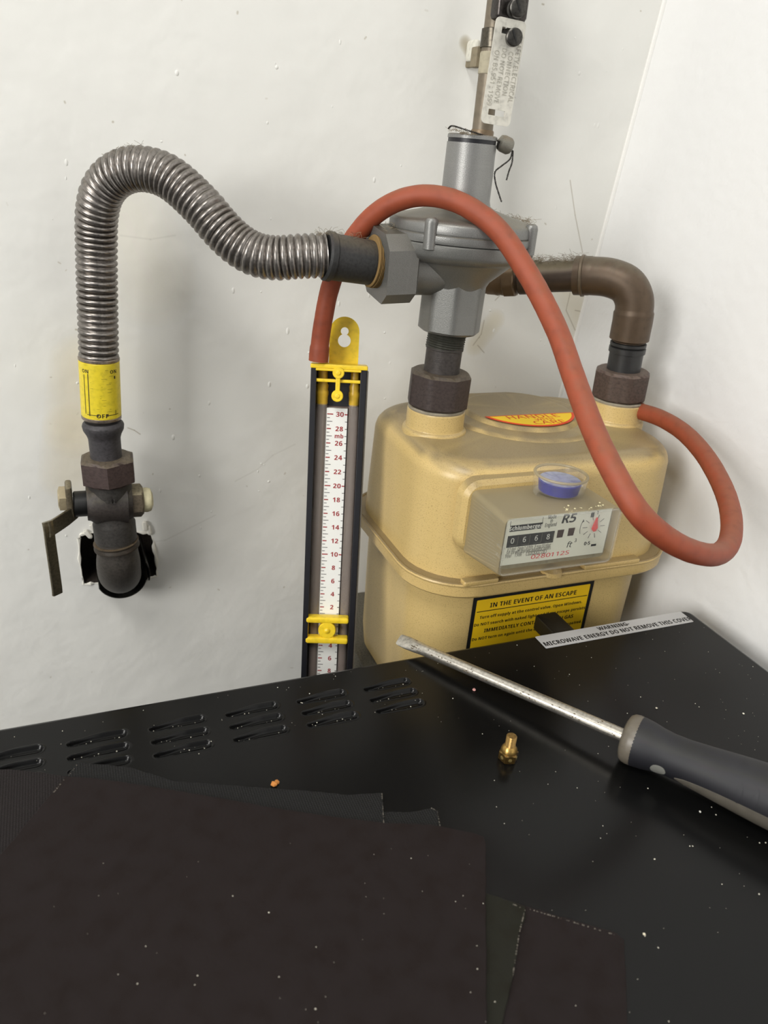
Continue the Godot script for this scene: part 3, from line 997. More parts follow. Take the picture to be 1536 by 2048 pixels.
	var dial := obj("dial_plate", m, M.paper, Color(0.85, 0.85, 0.78), t)
	var sq := func(mm: Mb, x0: float, x1: float, y0: float, y1: float, z: float, sl := 0.0) -> void:
		plate(mm, PackedVector2Array([Vector2(x0, -y1), Vector2(x1, -y1), Vector2(x1 + sl, -y0), Vector2(x0, -y0)]), 0.12, d0 * Transform3D(Basis(), Vector3(0, 0, z) * 0.001))
	var wr := func(mm: Mb, s: String, x: float, y: float, cap: float, bold := false, squeeze := 1.0, shear := 0.0, z := 0.65) -> void:
		text(mm, s, cap, d0 * Transform3D(Basis(), Vector3(x, -y, z) * 0.001), bold, 0.08, squeeze, null, shear)
	m = Mb.new()
	sq.call(m, 2.0, 22.5, 4.2, 8.0, 0.6, 0.9)
	sq.call(m, 1.6, 32.6, 10.6, 18.0, 0.6)
	for q in [[1.8, 2.0, 1.2, 4.2], [22.8, 23.0, 0.8, 4.2]]: sq.call(m, q[0], q[1], q[2], q[3], 0.6)
	wr.call(m, "R5", 41.0, 3.6, 5.6, true, 1.15, 0.15)
	wr.call(m, "ft", 44.6, 21.0, 3.6, false, 1.1, 0.2)
	wr.call(m, "3", 48.6, 18.6, 1.6)
	wr.call(m, "0·5", 57.4, 21.6, 1.6, true)
	sq.call(m, 60.6, 64.2, 22.6, 24.0, 0.6)
	for q in [["Made", 1.4], ["in", 3.8], ["England", 6.4]]: wr.call(m, q[0], 29.0, q[1], 0.95, false, 0.7)
	for k in 10:
		var w := PI / 2 + TAU * (k + 0.5) / 10
		var a := Vector2(59.6 + cos(w) * 4.6, -10.8 + sin(w) * 4.6)
		var b := Vector2(59.6 + cos(w) * 7.8, -10.8 + sin(w) * 7.8)
		var nn := (b - a).orthogonal().normalized() * 0.13
		plate(m, PackedVector2Array([a - nn, b - nn, b + nn, a + nn]), 0.1, d0 * Transform3D(Basis(), Vector3(0, 0, 0.0006)))
	for k in 7:
		var w := 2.62 + k * 0.13
		var a := Vector2(59.6 + cos(w) * 9.6, -10.8 + sin(w) * 9.6)
		var b := Vector2(59.6 + cos(w + 0.13) * 9.6, -10.8 + sin(w + 0.13) * 9.6)
		var nn := (b - a).orthogonal().normalized() * 0.12
		plate(m, PackedVector2Array([a - nn, b - nn, b + nn, a + nn]), 0.1, d0 * Transform3D(Basis(), Vector3(0, 0, 0.0006)))
	plate(m, PackedVector2Array([Vector2(50.4, -7.4), Vector2(51.9, -6.6), Vector2(51.2, -5.2)]), 0.1, d0 * Transform3D(Basis(), Vector3(0, 0, 0.0006)))
	sq.call(m, 55.8, 58.0, 1.2, 4.4, 0.6)
	wr.call(m, "1", 60.4, 1.8, 1.5)
	obj("black_print", m, M.ink, Color(0.07, 0.07, 0.065), dial)
	m = Mb.new()
	wr.call(m, "Schlumberger", 12.4, 6.1, 2.5, true, 0.92, 0.0, 0.78)
	for k in 4: wr.call(m, ["0", "6", "6", "8"][k], 4.9 + k * 7.9, 14.0, 3.2, false, 1.0, 0.0, 0.78)
	obj("white_digits", m, M.ink, Color(0.82, 0.82, 0.78), dial)
	m = Mb.new()
	for k in 4:
		sq.call(m, 8.3 + k * 7.9, 8.5 + k * 7.9, 11.4, 17.0, 0.72)
		sq.call(m, 3.4 + k * 7.9, 8.4 + k * 7.9, 17.0, 17.2, 0.72)
	wr.call(m, "V 2 dm³   Qmin 1.4 ft³/h   P max 50 mbar", 17.2, 19.6, 0.95, false, 0.5)
	wr.call(m, "For use with approved volumetric meters", 17.2, 21.4, 0.95, false, 0.5)
	wr.call(m, "Year   1986", 7.4, 23.5, 0.95, false, 0.7)
	wr.call(m, "BX000778", 22.6, 23.5, 1.3, false, 0.8)
	for q in [[15.8, 29.4, 22.4, 22.6], [15.8, 29.4, 24.5, 24.7], [15.8, 16.0, 22.4, 24.7], [29.2, 29.4, 22.4, 24.7]]: sq.call(m, q[0], q[1], q[2], q[3], 0.6)
	obj("grey_print", m, M.ink, Color(0.38, 0.37, 0.33), dial)
	m = Mb.new()
	wr.call(m, "0280112S", 32.6, 26.2, 2.5, false, 1.75, 0.1)
	obj("red_serial", m, M.ink, Color(0.8, 0.2, 0.22), dial)
	m = Mb.new()
	sq.call(m, 34.6, 38.6, 10.4, 15.4, 0.6, 0.4)
	sq.call(m, 42.0, 46.0, 10.0, 15.0, 0.6, 0.4)
	obj("drum_window", m, M.paper, Color(0.2, 0.09, 0.08), dial)
	m = Mb.new()
	plate(m, PackedVector2Array([Vector2(59.9, -4.6), Vector2(60.3, -4.6), Vector2(61.4, -9.5), Vector2(61.9, -11.4), Vector2(60.9, -13.4), Vector2(59.3, -13.6), Vector2(58.0, -12.0), Vector2(58.3, -10.2)]), 0.7, d0 * Transform3D(Basis(), Vector3(0, 0, 0.0010)))
	obj("dial_needle", m, M.plastic, Color(0.9, 0.16, 0.14), dial)
	# seal cup on the cover
	var cb := v(274, -180.8, 193)
	m = Mb.new()
	turn(m, cb, cb + Vector3(0, 0.0135, 0), [[0, 15.0], [1, 15.5], [12.5, 16.8], [13.4, 16.6], [13.4, 15.0], [12.4, 14.8], [3.0, 13.8], [2.6, 0.2]], 44)
	var cup := obj("seal_cup", m, M.clear_cup, Color.WHITE, t)
	m = Mb.new()
	turn(m, cb + Vector3(0, 0.0028, 0), cb + Vector3(0, 0.0128, 0), [[0, 12.2], [6.4, 13.2], [7.0, 12.6], [7.2, 0.3]], 40)
	obj("blue_plug", m, M.plastic, Color(0.06, 0.13, 0.58), cup, Color(0.7, 0.71, 0.76), 0.9, 38.0, 0.75, 1.1)

	m = Mb.new()
	var lipr := ring_of(cb + Vector3(0, 0.0134, 0), Vector3.RIGHT, Vector3.BACK, 15.9, 15.9, 40)
	lipr.push_back(lipr[0])
	tube(m, lipr, 0.9, 8, false)
	obj("cup_rim", m, M.dusty_cover, Color.WHITE, cup)
	m = Mb.new()
	for i in 46: pebble(m, v(rng.randf_range(258, 290), -177.2, 226 - absf(rng.randfn()) * 4.0), rng.randf_range(0.25, 0.8))
	obj("paint_flakes", m, M.fluff, Color(0.86, 0.83, 0.68), cover).set_meta("kind", "stuff")

func pipework() -> void:
	var t := thing("outlet_pipe", "tarnished copper outlet pipe bending from right meter nut behind regulator and up wall", "pipe", v(391.8, -157, 90))
	var m := Mb.new()
	nut(m, v(391.8, -155, 90), v(391.2, -133, 90), 19.6, 8, 0.3, 1.8)
	obj("union_nut", m, M.iron, Color(0.33, 0.27, 0.25), t, Color(0.44, 0.38, 0.34), 0.8)
	m = Mb.new()
	turn(m, v(391.5, -142, 90), v(390.6, -112, 90), [[0, 12.4], [22, 12.4], [22.3, 13.4], [26, 13.4], [26.4, 12.2], [27.4, 13.2], [29.4, 13.2], [30, 12]], 36)
	obj("black_sleeve", m, M.black_plastic, Color(0.17, 0.175, 0.18), t)
	m = Mb.new()
	var bend := even(spline([v(390.6, -116, 90), v(390.2, -104, 90), v(389.8, -94, 90), v(388.6, -82, 88.6), v(383.5, -72.5, 83), v(375, -69, 73.6), v(366, -69.5, 63.7), v(358, -70.8, 55)], 6), 1.5)
	var rad := PackedFloat32Array()
	for i in bend.size():
		var k := float(i) / (bend.size() - 1)
		rad.push_back(11.6 if k < 0.07 else (14.4 if k < 0.3 else (13.7 if k < 0.86 else 14.0)))
	tube(m, bend, rad, 36)
	obj("elbow", m, M.copper_tarnished, Color(0.37, 0.305, 0.245), t, Color(0.43, 0.39, 0.33), 0.8)
	m = Mb.new()
	var e0 := v(362, -70.2, 59.3)
	var e1 := v(299, -85, -5)
	var h := (e1 - e0).length() * 1000.0
	turn(m, e0, e1, [[0, 11.2], [h * 0.36, 11.2], [h * 0.37, 12.4], [h * 0.52, 12.4], [h * 0.53, 11.0], [h - 2, 11.0], [h, 9]], 36)
	obj("cross_pipe", m, M.copper_tarnished, Color(0.32, 0.27, 0.235), t, Color(0.46, 0.42, 0.34), 0.95, 38.0, 0.1, 0.7)
	m = Mb.new()
	turn(m, e0 + (e0 - e1).normalized() * 0.001, e1, [[0, 14.1], [0.6, 14.9], [2.2, 14.9], [2.8, 14.0], [3.6, 12]], 36)
	obj("solder_ring", m, M.copper_tarnished, Color(0.45, 0.4, 0.33), t)
	m = Mb.new()
	var dir := (e1 - e0).normalized()
	nut(m, e0 + dir * 0.050, e0 + dir * 0.060, 13.2, 8, 0.2, 1.0)
	turn(m, e0 + dir * 0.059, e0 + dir * 0.074, [[0, 12.2], [2, 12.8], [4, 12.2], [6, 12.8], [8, 12.2], [14, 11.6]], 32)
	obj("compression_nut", m, M.copper_tarnished, Color(0.44, 0.36, 0.27), t, Color(0.42, 0.37, 0.3), 0.6)
	m = Mb.new()
	for q in [[0.0, 0.0, 0.0, 3.4], [-2.0, -2.4, -1.0, 2.4]]:
		var c := e0 + dir * 0.036 + Vector3(0.004 + q[0] * 0.001, -0.0085 + q[1] * 0.001, 0.0105)
		loft(m, [ring_of(c + Vector3(0, 0, -0.0015), Vector3.RIGHT, Vector3.UP, q[3], q[3] * 0.8, 12), ring_of(c, Vector3.RIGHT, Vector3.UP, q[3] * 0.95, q[3] * 0.75, 12), ring_of(c + Vector3(0, 0, 0.0012), Vector3.RIGHT, Vector3.UP, q[3] * 0.4, q[3] * 0.3, 12)])
	obj("paint_blob", m, M.paint_chip, Color(0.72, 0.68, 0.57), t)
	# rising pipe with its bottom bend, up to the ceiling
	m = Mb.new()
	tube(m, even(spline([v(304, -84.2, 0), v(299.5, -82, -4.4), v(298.2, -74, -5), v(298, -60, -5), v(297.8, 0, -5), v(297.5, 60, -5), v(297.5, 400, -5), v(297.5, 1811, -5)], 8), 8.0), 7.6, 24)
	obj("riser", m, M.copper_tarnished, Color(0.5, 0.46, 0.4), t)
	m = Mb.new()
	turn(m, v(297.7, 12, -5), v(297.7, 22, -5), [[0, 7.7], [0.4, 8.4], [8, 8.4], [9, 7.8]], 24)
	obj("solder_collar", m, M.copper_tarnished, Color(0.5, 0.43, 0.34), t)
	m = Mb.new()
	turn(m, v(297.7, 56, -5), v(297.7, 70, -5), [[0, 7.7], [0.4, 8.2], [13, 8.2], [14, 7.7]], 24)
	obj("pale_tape", m, M.paint_chip, Color(0.7, 0.67, 0.58), t)
	m = Mb.new()
	fluff(m, [e0 + Vector3(0, 0.012, 0), e0 + dir * 0.03 + Vector3(0, 0.011, 0), e0 + dir * 0.055 + Vector3(0, 0.011, 0)], 330, 3.4, 5.0)
	obj("dust_fluff", m, M.fluff, Color(0.5, 0.45, 0.36), t).set_meta("kind", "stuff")
	# clip that holds the riser off the wall
	var c := thing("pipe_clip", "small painted pipe clip fixing the rising copper pipe to the wall", "pipe clip", v(302.7, 69.7, -40.0))
	m = Mb.new()
	rbox(m, v(292.0, 66.8, -16.0), Vector3(6, 13, 9), 1.0)
	rbox(m, v(297.6, 68.5, -30.0), Vector3(4, 13, 22), 1.0)
	obj("bracket", m, M.paint_chip, Color(0.55, 0.51, 0.42), c)
	m = Mb.new()
	rbox(m, v(296.4, 72.3, -32.0), Vector3(5, 14, 15), 2.3)
	obj("paint_crust", m, M.paint_chip, Color(0.88, 0.87, 0.82), c)

func earth_clamp() -> void:
	var t := thing("earth_clamp", "dark metal earth clamp with two slotted screws on rising pipe", "clamp", v(300, 90, 0))
	var m := Mb.new()
	turn(m, v(297.6, 72, -5), v(297.6, 84, -5), [[0, 7.8], [0.3, 8.9], [11.5, 8.9], [12, 7.8]], 24)
	obj("band", m, M.steel, Color(0.36, 0.34, 0.31), t)
	m = Mb.new()
	rbox(m, v(302.1, 97.7, 4.0), Vector3(24, 20, 12), 3.0)
	rbox(m, v(306.0, 77.8, 2.0), Vector3(14, 12, 8), 1.5)
	obj("lug", m, M.steel, Color(0.3, 0.285, 0.27), t)
	for q in [[v(302.6, 77.2, 8.0), v(297.9, 76.9, 24.0), 7.0, 4.8], [v(303.7, 94.5, 9.0), v(300.2, 94.6, 20.0), 6.2, 5.0]]:
		m = Mb.new()
		var h: float = (q[1] - q[0]).length() * 1000.0
		turn(m, q[0], q[1], [[0, q[2] * 0.7], [1, q[2]], [3, q[2]], [3.4, q[3] * 0.9], [h - 5, q[3] * 0.9], [h - 4.6, q[3] * 1.15], [h - 0.8, q[3] * 1.15], [h, q[3] * 0.9]], 24)
		var s := obj("screw", m, M.steel, Color(0.33, 0.32, 0.31), t)
		m = Mb.new()
		rbox(m, q[1] + (q[1] - q[0]).normalized() * 0.0001, Vector3(1.1, q[3] * 2.0, 0.6), 0.2, Basis(Vector3(0, 0, 1), 0.5))
		obj("screw_slot", m, M.ink, Color(0.06, 0.06, 0.06), s)
	# the stamped tag hangs on the clamp screw
	var g := thing("metal_tag", "pale stamped metal warning tag hanging from clamp on rising pipe", "tag", v(299.5, 58.4, 12.0))
	var tl: Vector3 = v(287.3, 88.5, 13.0)
	var tr: Vector3 = v(311.9, 88.2, 13.0)
	var bl: Vector3 = v(286.0, 25.4, 13.0)
	var br: Vector3 = v(308.2, 23.2, 13.0)
	var o := (tl + tr + bl + br) / 4.0
	var up := ((tl + tr) - (bl + br)).normalized()
	var xf := at(o, (tr + br) - (tl + bl) - up * ((tr + br) - (tl + bl)).dot(up), up)
	xf.basis = Basis(up.cross(xf.basis.z).normalized(), up, xf.basis.z)
	var wd := ((tr - tl).length() + (br - bl).length()) * 500.0
	var ht := ((tl - bl).length() + (tr - br).length()) * 500.0
	m = Mb.new()
	pierced(m, rrect(-wd / 2, wd / 2, -ht / 2, ht / 2, 3.2), [rrect(-wd * 0.27, wd * 0.27, ht / 2 - 9.2, ht / 2 - 5.4, 0.3, 1), rrect(-wd * 0.3, wd * 0.26, -ht / 2 + 5.6, -ht / 2 + 9.4, 0.3, 1)], 0.9, xf, 0.0)
	var pl := obj("tag_plate", m, M.steel, Color(0.86, 0.85, 0.81), g)
	(pl as MeshInstance3D).material_override = M.tag_metal
	m = Mb.new()
	var down := xf * Transform3D(Basis(Vector3(0, -1, 0), Vector3(1, 0, 0), Vector3(0, 0, 1)), Vector3.ZERO)
	for q in [["SAFETY ELECTRICAL", 8.6, -2.0], ["CONNECTION", 3.2, 0.0], ["DO NOT REMOVE", -2.2, 2.0], ["ON BS.951 : 1999", -7.6, 4.0]]:
		text(m, q[0], 3.3, down * Transform3D(Basis(), Vector3(q[2], q[1], 0.9) * 0.001), false, 0.55, 0.94)
	obj("stamped_lettering", m, M.tag_metal, Color(0.72, 0.705, 0.665), g)

func manometer() -> void:
	var B := Vector3(-0.0503, -0.9796, 0.1946).normalized()
	var x := Vector3(cos(deg_to_rad(20)), 0, sin(deg_to_rad(20)))
	x = (x - B * x.dot(B)).normalized()
	var X := Transform3D(Basis(x, -B, x.cross(-B)), v(172.1, -166.8, 67.6))
	var q := func(a: float, b: float, c: float) -> Vector3: return X * (Vector3(a, b, c) * 0.001)
	var lay := func(z: float) -> Transform3D: return X * Transform3D(Basis(), Vector3(0, 0, z * 0.001))
	var bx := func(mm: Mb, x0: float, x1: float, y0: float, y1: float, z0: float, z1: float, r := 0.4) -> void:
		rbox(mm, q.call((x0 + x1) / 2, (y0 + y1) / 2, (z0 + z1) / 2), Vector3(x1 - x0, y1 - y0, z1 - z0), r, X.basis)
	var bottom := -424.0
	var t := thing("manometer", "tall black and yellow water gauge leaning beside meter with white scale", "manometer", q.call(0, bottom, -6))
	var yellow := Color(1.0, 0.86, 0.21)
	var m := Mb.new()
	bx.call(m, -18.5, 18.5, bottom, 31.5, -13, -10.5)
	bx.call(m, -18.5, -14.6, bottom, 31.5, -13, 6)
	bx.call(m, 15.2, 19.4, bottom, 31.5, -13, 6)
	bx.call(m, -18.5, 19.4, bottom, bottom + 4, -13, 6)
	var body := obj("channel", m, M.black_plastic, Color(0.115, 0.13, 0.15), t)
	m = Mb.new()
	bx.call(m, 19.4, 20.6, bottom, 31.0, -13, 5.0, 0.3)
	obj("side_trim", m, M.plastic, Color(0.42, 0.40, 0.36), t)
	m = Mb.new()
	bx.call(m, -14.6, 15.2, bottom + 4, 5, -10.5, -9.6, 0.2)
	obj("back_lining", m, M.plastic, Color(0.4, 0.33, 0.31), t)
	m = Mb.new()
	bx.call(m, -7.0, 7.6, bottom + 10, 4.2, -9.6, -3.2, 0.3)
	var scale_ := obj("scale_strip", m, M.paper, Color(0.93, 0.93, 0.91), t)
	var red := Mb.new()
	var black := Mb.new()
	var mark := func(mm: Mb, x0: float, x1: float, y: float, h: float) -> void:
		plate(mm, PackedVector2Array([Vector2(x0, y - h / 2), Vector2(x1, y - h / 2), Vector2(x1, y + h / 2), Vector2(x0, y + h / 2)]), 0.1, lay.call(-3.2))
	for i in 26:
		var val := 30 - i * 2
		var y := -10.2 * i
		if val != 0:
			text(red, str(absi(val)), 3.3, lay.call(-3.1) * Transform3D(Basis(), Vector3(2.2, y, 0) * 0.001), true, 0.1, 1.1)
		mark.call(red, -6.6, -3.6 if val % 10 else -2.4, y, 0.75)
		mark.call(black, -6.6, -2.8, y - 5.1, 0.4)
		for k in [-2.55, -7.65]: mark.call(black, -6.6, -4.6, y + k, 0.4)
		mark.call(black if val % 10 else red, 6.2 if val % 10 else 5.6, 7.5, y, 0.5 if val % 10 else 0.8)
		mark.call(black, 6.0, 7.5, y - 5.1, 0.4)
	text(red, "mb", 2.9, lay.call(-3.1) * Transform3D(Basis(), Vector3(2.2, -15.3, 0) * 0.001), true, 0.1, 1.05)
	obj("red_numerals", red, M.ink, Color(0.6, 0.12, 0.14), scale_)
	obj("tick_marks", black, M.ink, Color(0.2, 0.15, 0.14), scale_)
	# tubes with their yellow nozzles
	for s in [[-10.6, 3.9, "left"], [11.6, 3.4, "right"]]:
		m = Mb.new()
		turn(m, q.call(s[0], bottom + 12, -5.2), q.call(s[0], 9, -5.2), [[0, s[1]], [-bottom - 3, s[1]]], 24)
		obj("clear_tube", m, M.clear_tube, Color.WHITE, t)
		m = Mb.new()
		turn(m, q.call(s[0], bottom + 12, -5.2), q.call(s[0], -155, -5.2), [[0, s[1] - 1.0], [-bottom - 167, s[1] - 1.0]], 18)
		obj("water_column", m, M.plastic, Color(0.36, 0.28, 0.26), t)
		m = Mb.new()
		turn(m, q.call(s[0], 6, -5.2), q.call(s[0], 33, -5.2), [[0, s[1] * 0.86], [1, s[1] * 1.02], [5.5, s[1] * 1.05], [7, s[1] * 1.14], [9, s[1] * 1.16], [10.5, s[1] * 1.02], [13.5, s[1] * 1.1], [15, s[1] * 0.9], [27, s[1] * 0.84]], 24)
		obj("tube_nozzle", m, M.yellow_plastic, Color(0.9, 0.73, 0.24), t)
	m = Mb.new()
	turn(m, q.call(-10.6, 33, -5.2), q.call(-10.6, 44, -5.2), [[0, 3.4], [9, 3.6], [11, 3.0]], 20)
	obj("inlet_spigot", m, M.yellow_plastic, yellow, t)
	m = Mb.new()
	bx.call(m, -18.9, 20.0, 31.5, 34.6, -14, 7, 0.8)
	bx.call(m, -15.2, 15.6, 30.0, 31.6, 2, 7.2, 0.5)
	obj("top_cap", m, M.yellow_plastic, yellow, t)
	m = Mb.new()
	bx.call(m, -15.4, 15.6, 22.4, 24.6, 1.2, 5, 0.6)
	obj("cross_bar", m, M.yellow_plastic, yellow, t)
	m = Mb.new()
	var pin := Transform3D(Basis(), Vector3.ZERO)
	turn(m, q.call(0.2, 29.2, 4.6), q.call(0.2, 29.2, 7.8), [[0, 4.0], [2.8, 4.0], [3.2, 3.6]], 24)
	turn(m, q.call(0.0, 13.6, 4.6), q.call(0.0, 13.6, 7.8), [[0, 4.0], [2.8, 4.0], [3.2, 3.6]], 24)
	turn(m, q.call(0.2, 29.2, 7.6), q.call(0.2, 29.2, 8.6), [[0, 1.5], [0.8, 1.5], [1.0, 1.2]], 16)
	turn(m, q.call(0.0, 13.6, 7.6), q.call(0.0, 13.6, 8.6), [[0, 1.5], [0.8, 1.5], [1.0, 1.2]], 16)
	bx.call(m, -1.5, 1.6, 13, 29, 4.8, 7.4, 0.5)
	obj("tube_clamp", m, M.yellow_plastic, yellow, t)
	m = Mb.new()
	var hookx := 3.2
	var shape := rrect(hookx - 10.2, hookx + 10.2, 30.0, 66.4, 10.2, 10)
	shape = Geometry2D.clip_polygons(shape, rrect(-40, 40, 0, 33.6, 0.01, 1))[0]
	var base_ := PackedVector2Array([Vector2(hookx - 10.2, 33.6), Vector2(hookx + 10.2, 33.6), Vector2(hookx + 10.2, 50), Vector2(hookx - 10.2, 50)])
	shape = Geometry2D.merge_polygons(shape, base_)[0]
	var key: PackedVector2Array = Geometry2D.merge_polygons(disc(hookx, 50.2, 4.4, 28), disc(hookx, 56.6, 2.7, 20))[0]
	pierced(m, shape, [key], 2.0, lay.call(-13), hookx)
	obj("hanging_plate", m, M.yellow_plastic, yellow, t)
	# middle clamp across the scale
	m = Mb.new()
	bx.call(m, -16.4, 15.0, -152.2, -147.6, -2, 6.4, 1.4)
	bx.call(m, -16.4, 15.0, -168.2, -163.4, -2, 6.4, 1.4)
	bx.call(m, -16.4, -14.4, -168, -148, -2, 5.6, 0.7)
	turn(m, q.call(-0.6, -157.8, 1.5), q.call(-0.6, -157.8, 5.8), [[0, 6.4], [3.8, 6.4], [4.3, 5.9]], 32)
	bx.call(m, -5.6, 4.4, -163.4, -158, 1.5, 5.4, 0.6)
	turn(m, q.call(-0.6, -157.8, 5.6), q.call(-0.6, -157.8, 7.4), [[0, 2.2], [1.2, 1.8], [1.8, 0.8]], 20)
	obj("middle_clamp", m, M.yellow_plastic, yellow, t)

func rubber_tube() -> void:
	var t := thing("rubber_tube", "orange rubber tube looping from manometer top over regulator to meter outlet", "tube", v(159.3, -130.8, 59.8))
	var pts := [v(159.9, -131.0, 59.0), v(160.9, -116.9, 58.2), v(162.0, -103.4, 59.1), v(164.4, -85.0, 60.5), v(168.3, -69.0, 63.7), v(173.8, -53.0, 70.0), v(182.5, -36.8, 80.1), v(192.8, -26.2, 91.4), v(205.3, -21.0, 102.7), v(218.1, -21.6, 117.2), v(229.5, -27.6, 131.4), v(238.3, -36.9, 144.9), v(245.2, -51.8, 161.5), v(250.3, -66.9, 177.6), v(252.9, -82.4, 195.1), v(252.1, -97.6, 213.3), v(249.8, -111.0, 232.4), v(247.9, -121.5, 248.9), v(246.4, -131.4, 266.6), v(248.7, -143.2, 283.3), v(257.0, -152.9, 290.7), v(273.9, -163.9, 292.9), v(296.1, -173.9, 289.8), v(320.6, -181.8, 280.6), v(342.4, -183.0, 266.8), v(361.4, -178.7, 246.5), v(378.7, -173.5, 220.1), v(392.6, -166.3, 187.7), v(401.7, -161.6, 155.5), v(404.3, -160.2, 128.2), v(402.2, -161.1, 108.4), v(401.1, -162.9, 96.7)]
	var m := Mb.new()
	var path := even(spline(pts, 10), 2.2)
	var rad := PackedFloat32Array()
	for i in path.size():
		var e := mini(i, path.size() - 1 - i)
		rad.push_back(6.15 + 0.12 * noise.get_noise_1d(i * 30.0) + (0.5 if e < 5 else 0.0))
	tube(m, path, rad, 24)
	obj("tube_wall", m, M.rubber, Color(0.6, 0.28, 0.17), t, Color(0.48, 0.36, 0.28), 0.35)

func microwave() -> void:
	var black := Color(0.052, 0.052, 0.056)
	var t := thing("microwave_oven", "black microwave oven top with rows of vent louvres and warning label", "microwave oven", v(141, -590, 380))
	var m := Mb.new()
	var outline := func(i: float, y: float) -> PackedVector3Array:
		var out := PackedVector3Array()
		for k in rrect(-120 + i, 402 - i, 200 + i, 560 - i, 6, 5): out.push_back(v(k.x, y, k.y))
		return out
	loft(m, [outline.call(3.0, -578), outline.call(1.5, -576), outline.call(1.5, -296), outline.call(3.0, -294)])
	obj("cabinet", m, M.black_enamel, black, t)
	for x in [-90.0, 372.0]:
		for z in [230.0, 530.0]:
			m = Mb.new()
			turn(m, v(x, -590, z), v(x, -576, z), [[0, 11], [1, 12], [13, 13], [14, 12]], 20)
			obj("rubber_foot", m, M.black_plastic, Color(0.08, 0.08, 0.08), t)
	# folded sheet-metal cover with a field of louvres left open in it
	m = Mb.new()
	loft(m, [outline.call(2.6, -280), outline.call(1.2, -280.35), outline.call(0.35, -281.2), outline.call(0, -282.6), outline.call(0, -312)], false)
	var xs := [-41.2, -1.5, 38.2, 77.9, 117.6, 157.3]
	var zs := [221.3, 231.3, 241.3]
	var hw := 17.6
	var hz := 4.4
	var x0: float = xs[0] - hw
	var x1: float = xs[-1] + hw
	var flat := at(v(0, -280, 0), Vector3.RIGHT, Vector3(0, 0, -1))
	var top := PackedVector2Array()
	for k in rrect(-117.4, 399.4, 202.6, 557.4, 4.5, 5): top.push_back(Vector2(k.x, -k.y))
	var sub := Mb.new()
	var field := PackedVector2Array([Vector2(x0, -(zs[0] - hz)), Vector2(x1, -(zs[0] - hz)), Vector2(x1, -(zs[2] + hz)), Vector2(x0, -(zs[2] + hz))])
	var tq := func(a0: float, a1: float, b0: float, b1: float) -> void:
		m.quad(v(a0, -280, b1), v(a1, -280, b1), v(a1, -280, b0), v(a0, -280, b0))
	for s in [-1, 1]:
		var half := PackedVector2Array([Vector2(58, 5000), Vector2(58 + s * 5000, 5000), Vector2(58 + s * 5000, -5000), Vector2(58, -5000)])
		for part in Geometry2D.intersect_polygons(top, half):
			for piece in Geometry2D.clip_polygons(part, field):
				var idx := Geometry2D.triangulate_polygon(piece)
				for i in range(0, idx.size(), 3):
					var a: Vector2 = piece[idx[i]]
					var b: Vector2 = piece[idx[i + 1]]
					var c: Vector2 = piece[idx[i + 2]]
					if (b - a).cross(c - a) < 0:
						var k := b
						b = c
						c = k
					m.tri(v(a.x, -280, -a.y), v(b.x, -280, -b.y), v(c.x, -280, -c.y))
	for r in 2: tq.call(x0, x1, zs[r] + hz, zs[r + 1] - hz)
	for z in zs:
		for i in xs.size() - 1: tq.call(xs[i] + hw, xs[i + 1] - hw, z - hz, z + hz)
	var cover := obj("top_cover", m, M.black_enamel, black, t)
	# one louvre: a pressed dish with a steep back edge, shared by all
	var lv := Mb.new()
	var nx := 80
	var nz := 32
	var hgt := func(i: int, j: int) -> Vector3:
		var x := (float(i) / nx - 0.5) * 2 * hw
		var z := (float(j) / nz - 0.5) * 2 * hz
		var skew := x * 0.0
		var cx := clampf(x, -12.2, 12.2)
		var rr_ := lerpf(1.9, 3.3, smoothstep(-13.0, 5.0, x))
		var d := Vector2(x - cx, z - (3.3 - rr_) * 0.7).length() * 3.3 / rr_
		var k := 1.0 - smoothstep(1.6, 3.3, d) if z < (3.3 - rr_) * 0.7 else 1.0 - smoothstep(0.0, 3.3, d)
		if i == 0 or j == 0 or i == nx or j == nz: k = 0.0
		var lip := exp(-pow((d - 3.5) / 0.35, 2)) * 0.22 if (i > 0 and j > 0 and i < nx and j < nz) else 0.0
		return v(xs[0] + x, -280 - 2.0 * k + lip, zs[0] + z)
	for i in nx:
		for j in nz:
			lv.quad(hgt.call(i, j + 1), hgt.call(i + 1, j + 1), hgt.call(i + 1, j), hgt.call(i, j))
	var first := obj("louvre", lv, M.black_enamel, black, cover, Color.WHITE, 0.0, 50.0)
	for i in xs.size():
		for j in zs.size():
			if i == 0 and j == 0: continue
			var c := first.duplicate()
			c.name = numbered("louvre", cover)
			c.position = Vector3(xs[i] - xs[0], 0, zs[j] - zs[0]) * 0.001
			cover.add_child(c, true)
	# warning label along the back edge
	m = Mb.new()
	var lx := at(v(332.5, -280, 208.2), Vector3.RIGHT, Vector3(0, 0, -1))
	plate(m, rrect(-61, 61.5, -6.9, 6.6, 0.6, 2), 0.25, lx)
	var lab := obj("warning_label", m, M.paper, Color(0.7, 0.7, 0.7), t)
	m = Mb.new()
	text(m, "WARNING-", 3.6, lx * Transform3D(Basis(), Vector3(0.0, 3.2, 0.3) * 0.001), true, 0.1, 1.0)
	text(m, "MICROWAVE ENERGY DO NOT REMOVE THIS COVER", 4.0, lx * Transform3D(Basis(), Vector3(1.2, -2.9, 0.3) * 0.001), true, 0.1, 0.9)
	obj("label_lettering", m, M.ink, Color(0.05, 0.05, 0.05), lab)
	# standoff block that keeps the oven off the wall
	m = Mb.new()
	rbox(m, v(296.5, -287, 189), Vector3(17, 12, 26), 1.5)
	obj("wall_spacer", m, M.black_plastic, Color(0.06, 0.06, 0.06), t)
	# slab shelf under the meter
	m = Mb.new()
	var rings := []
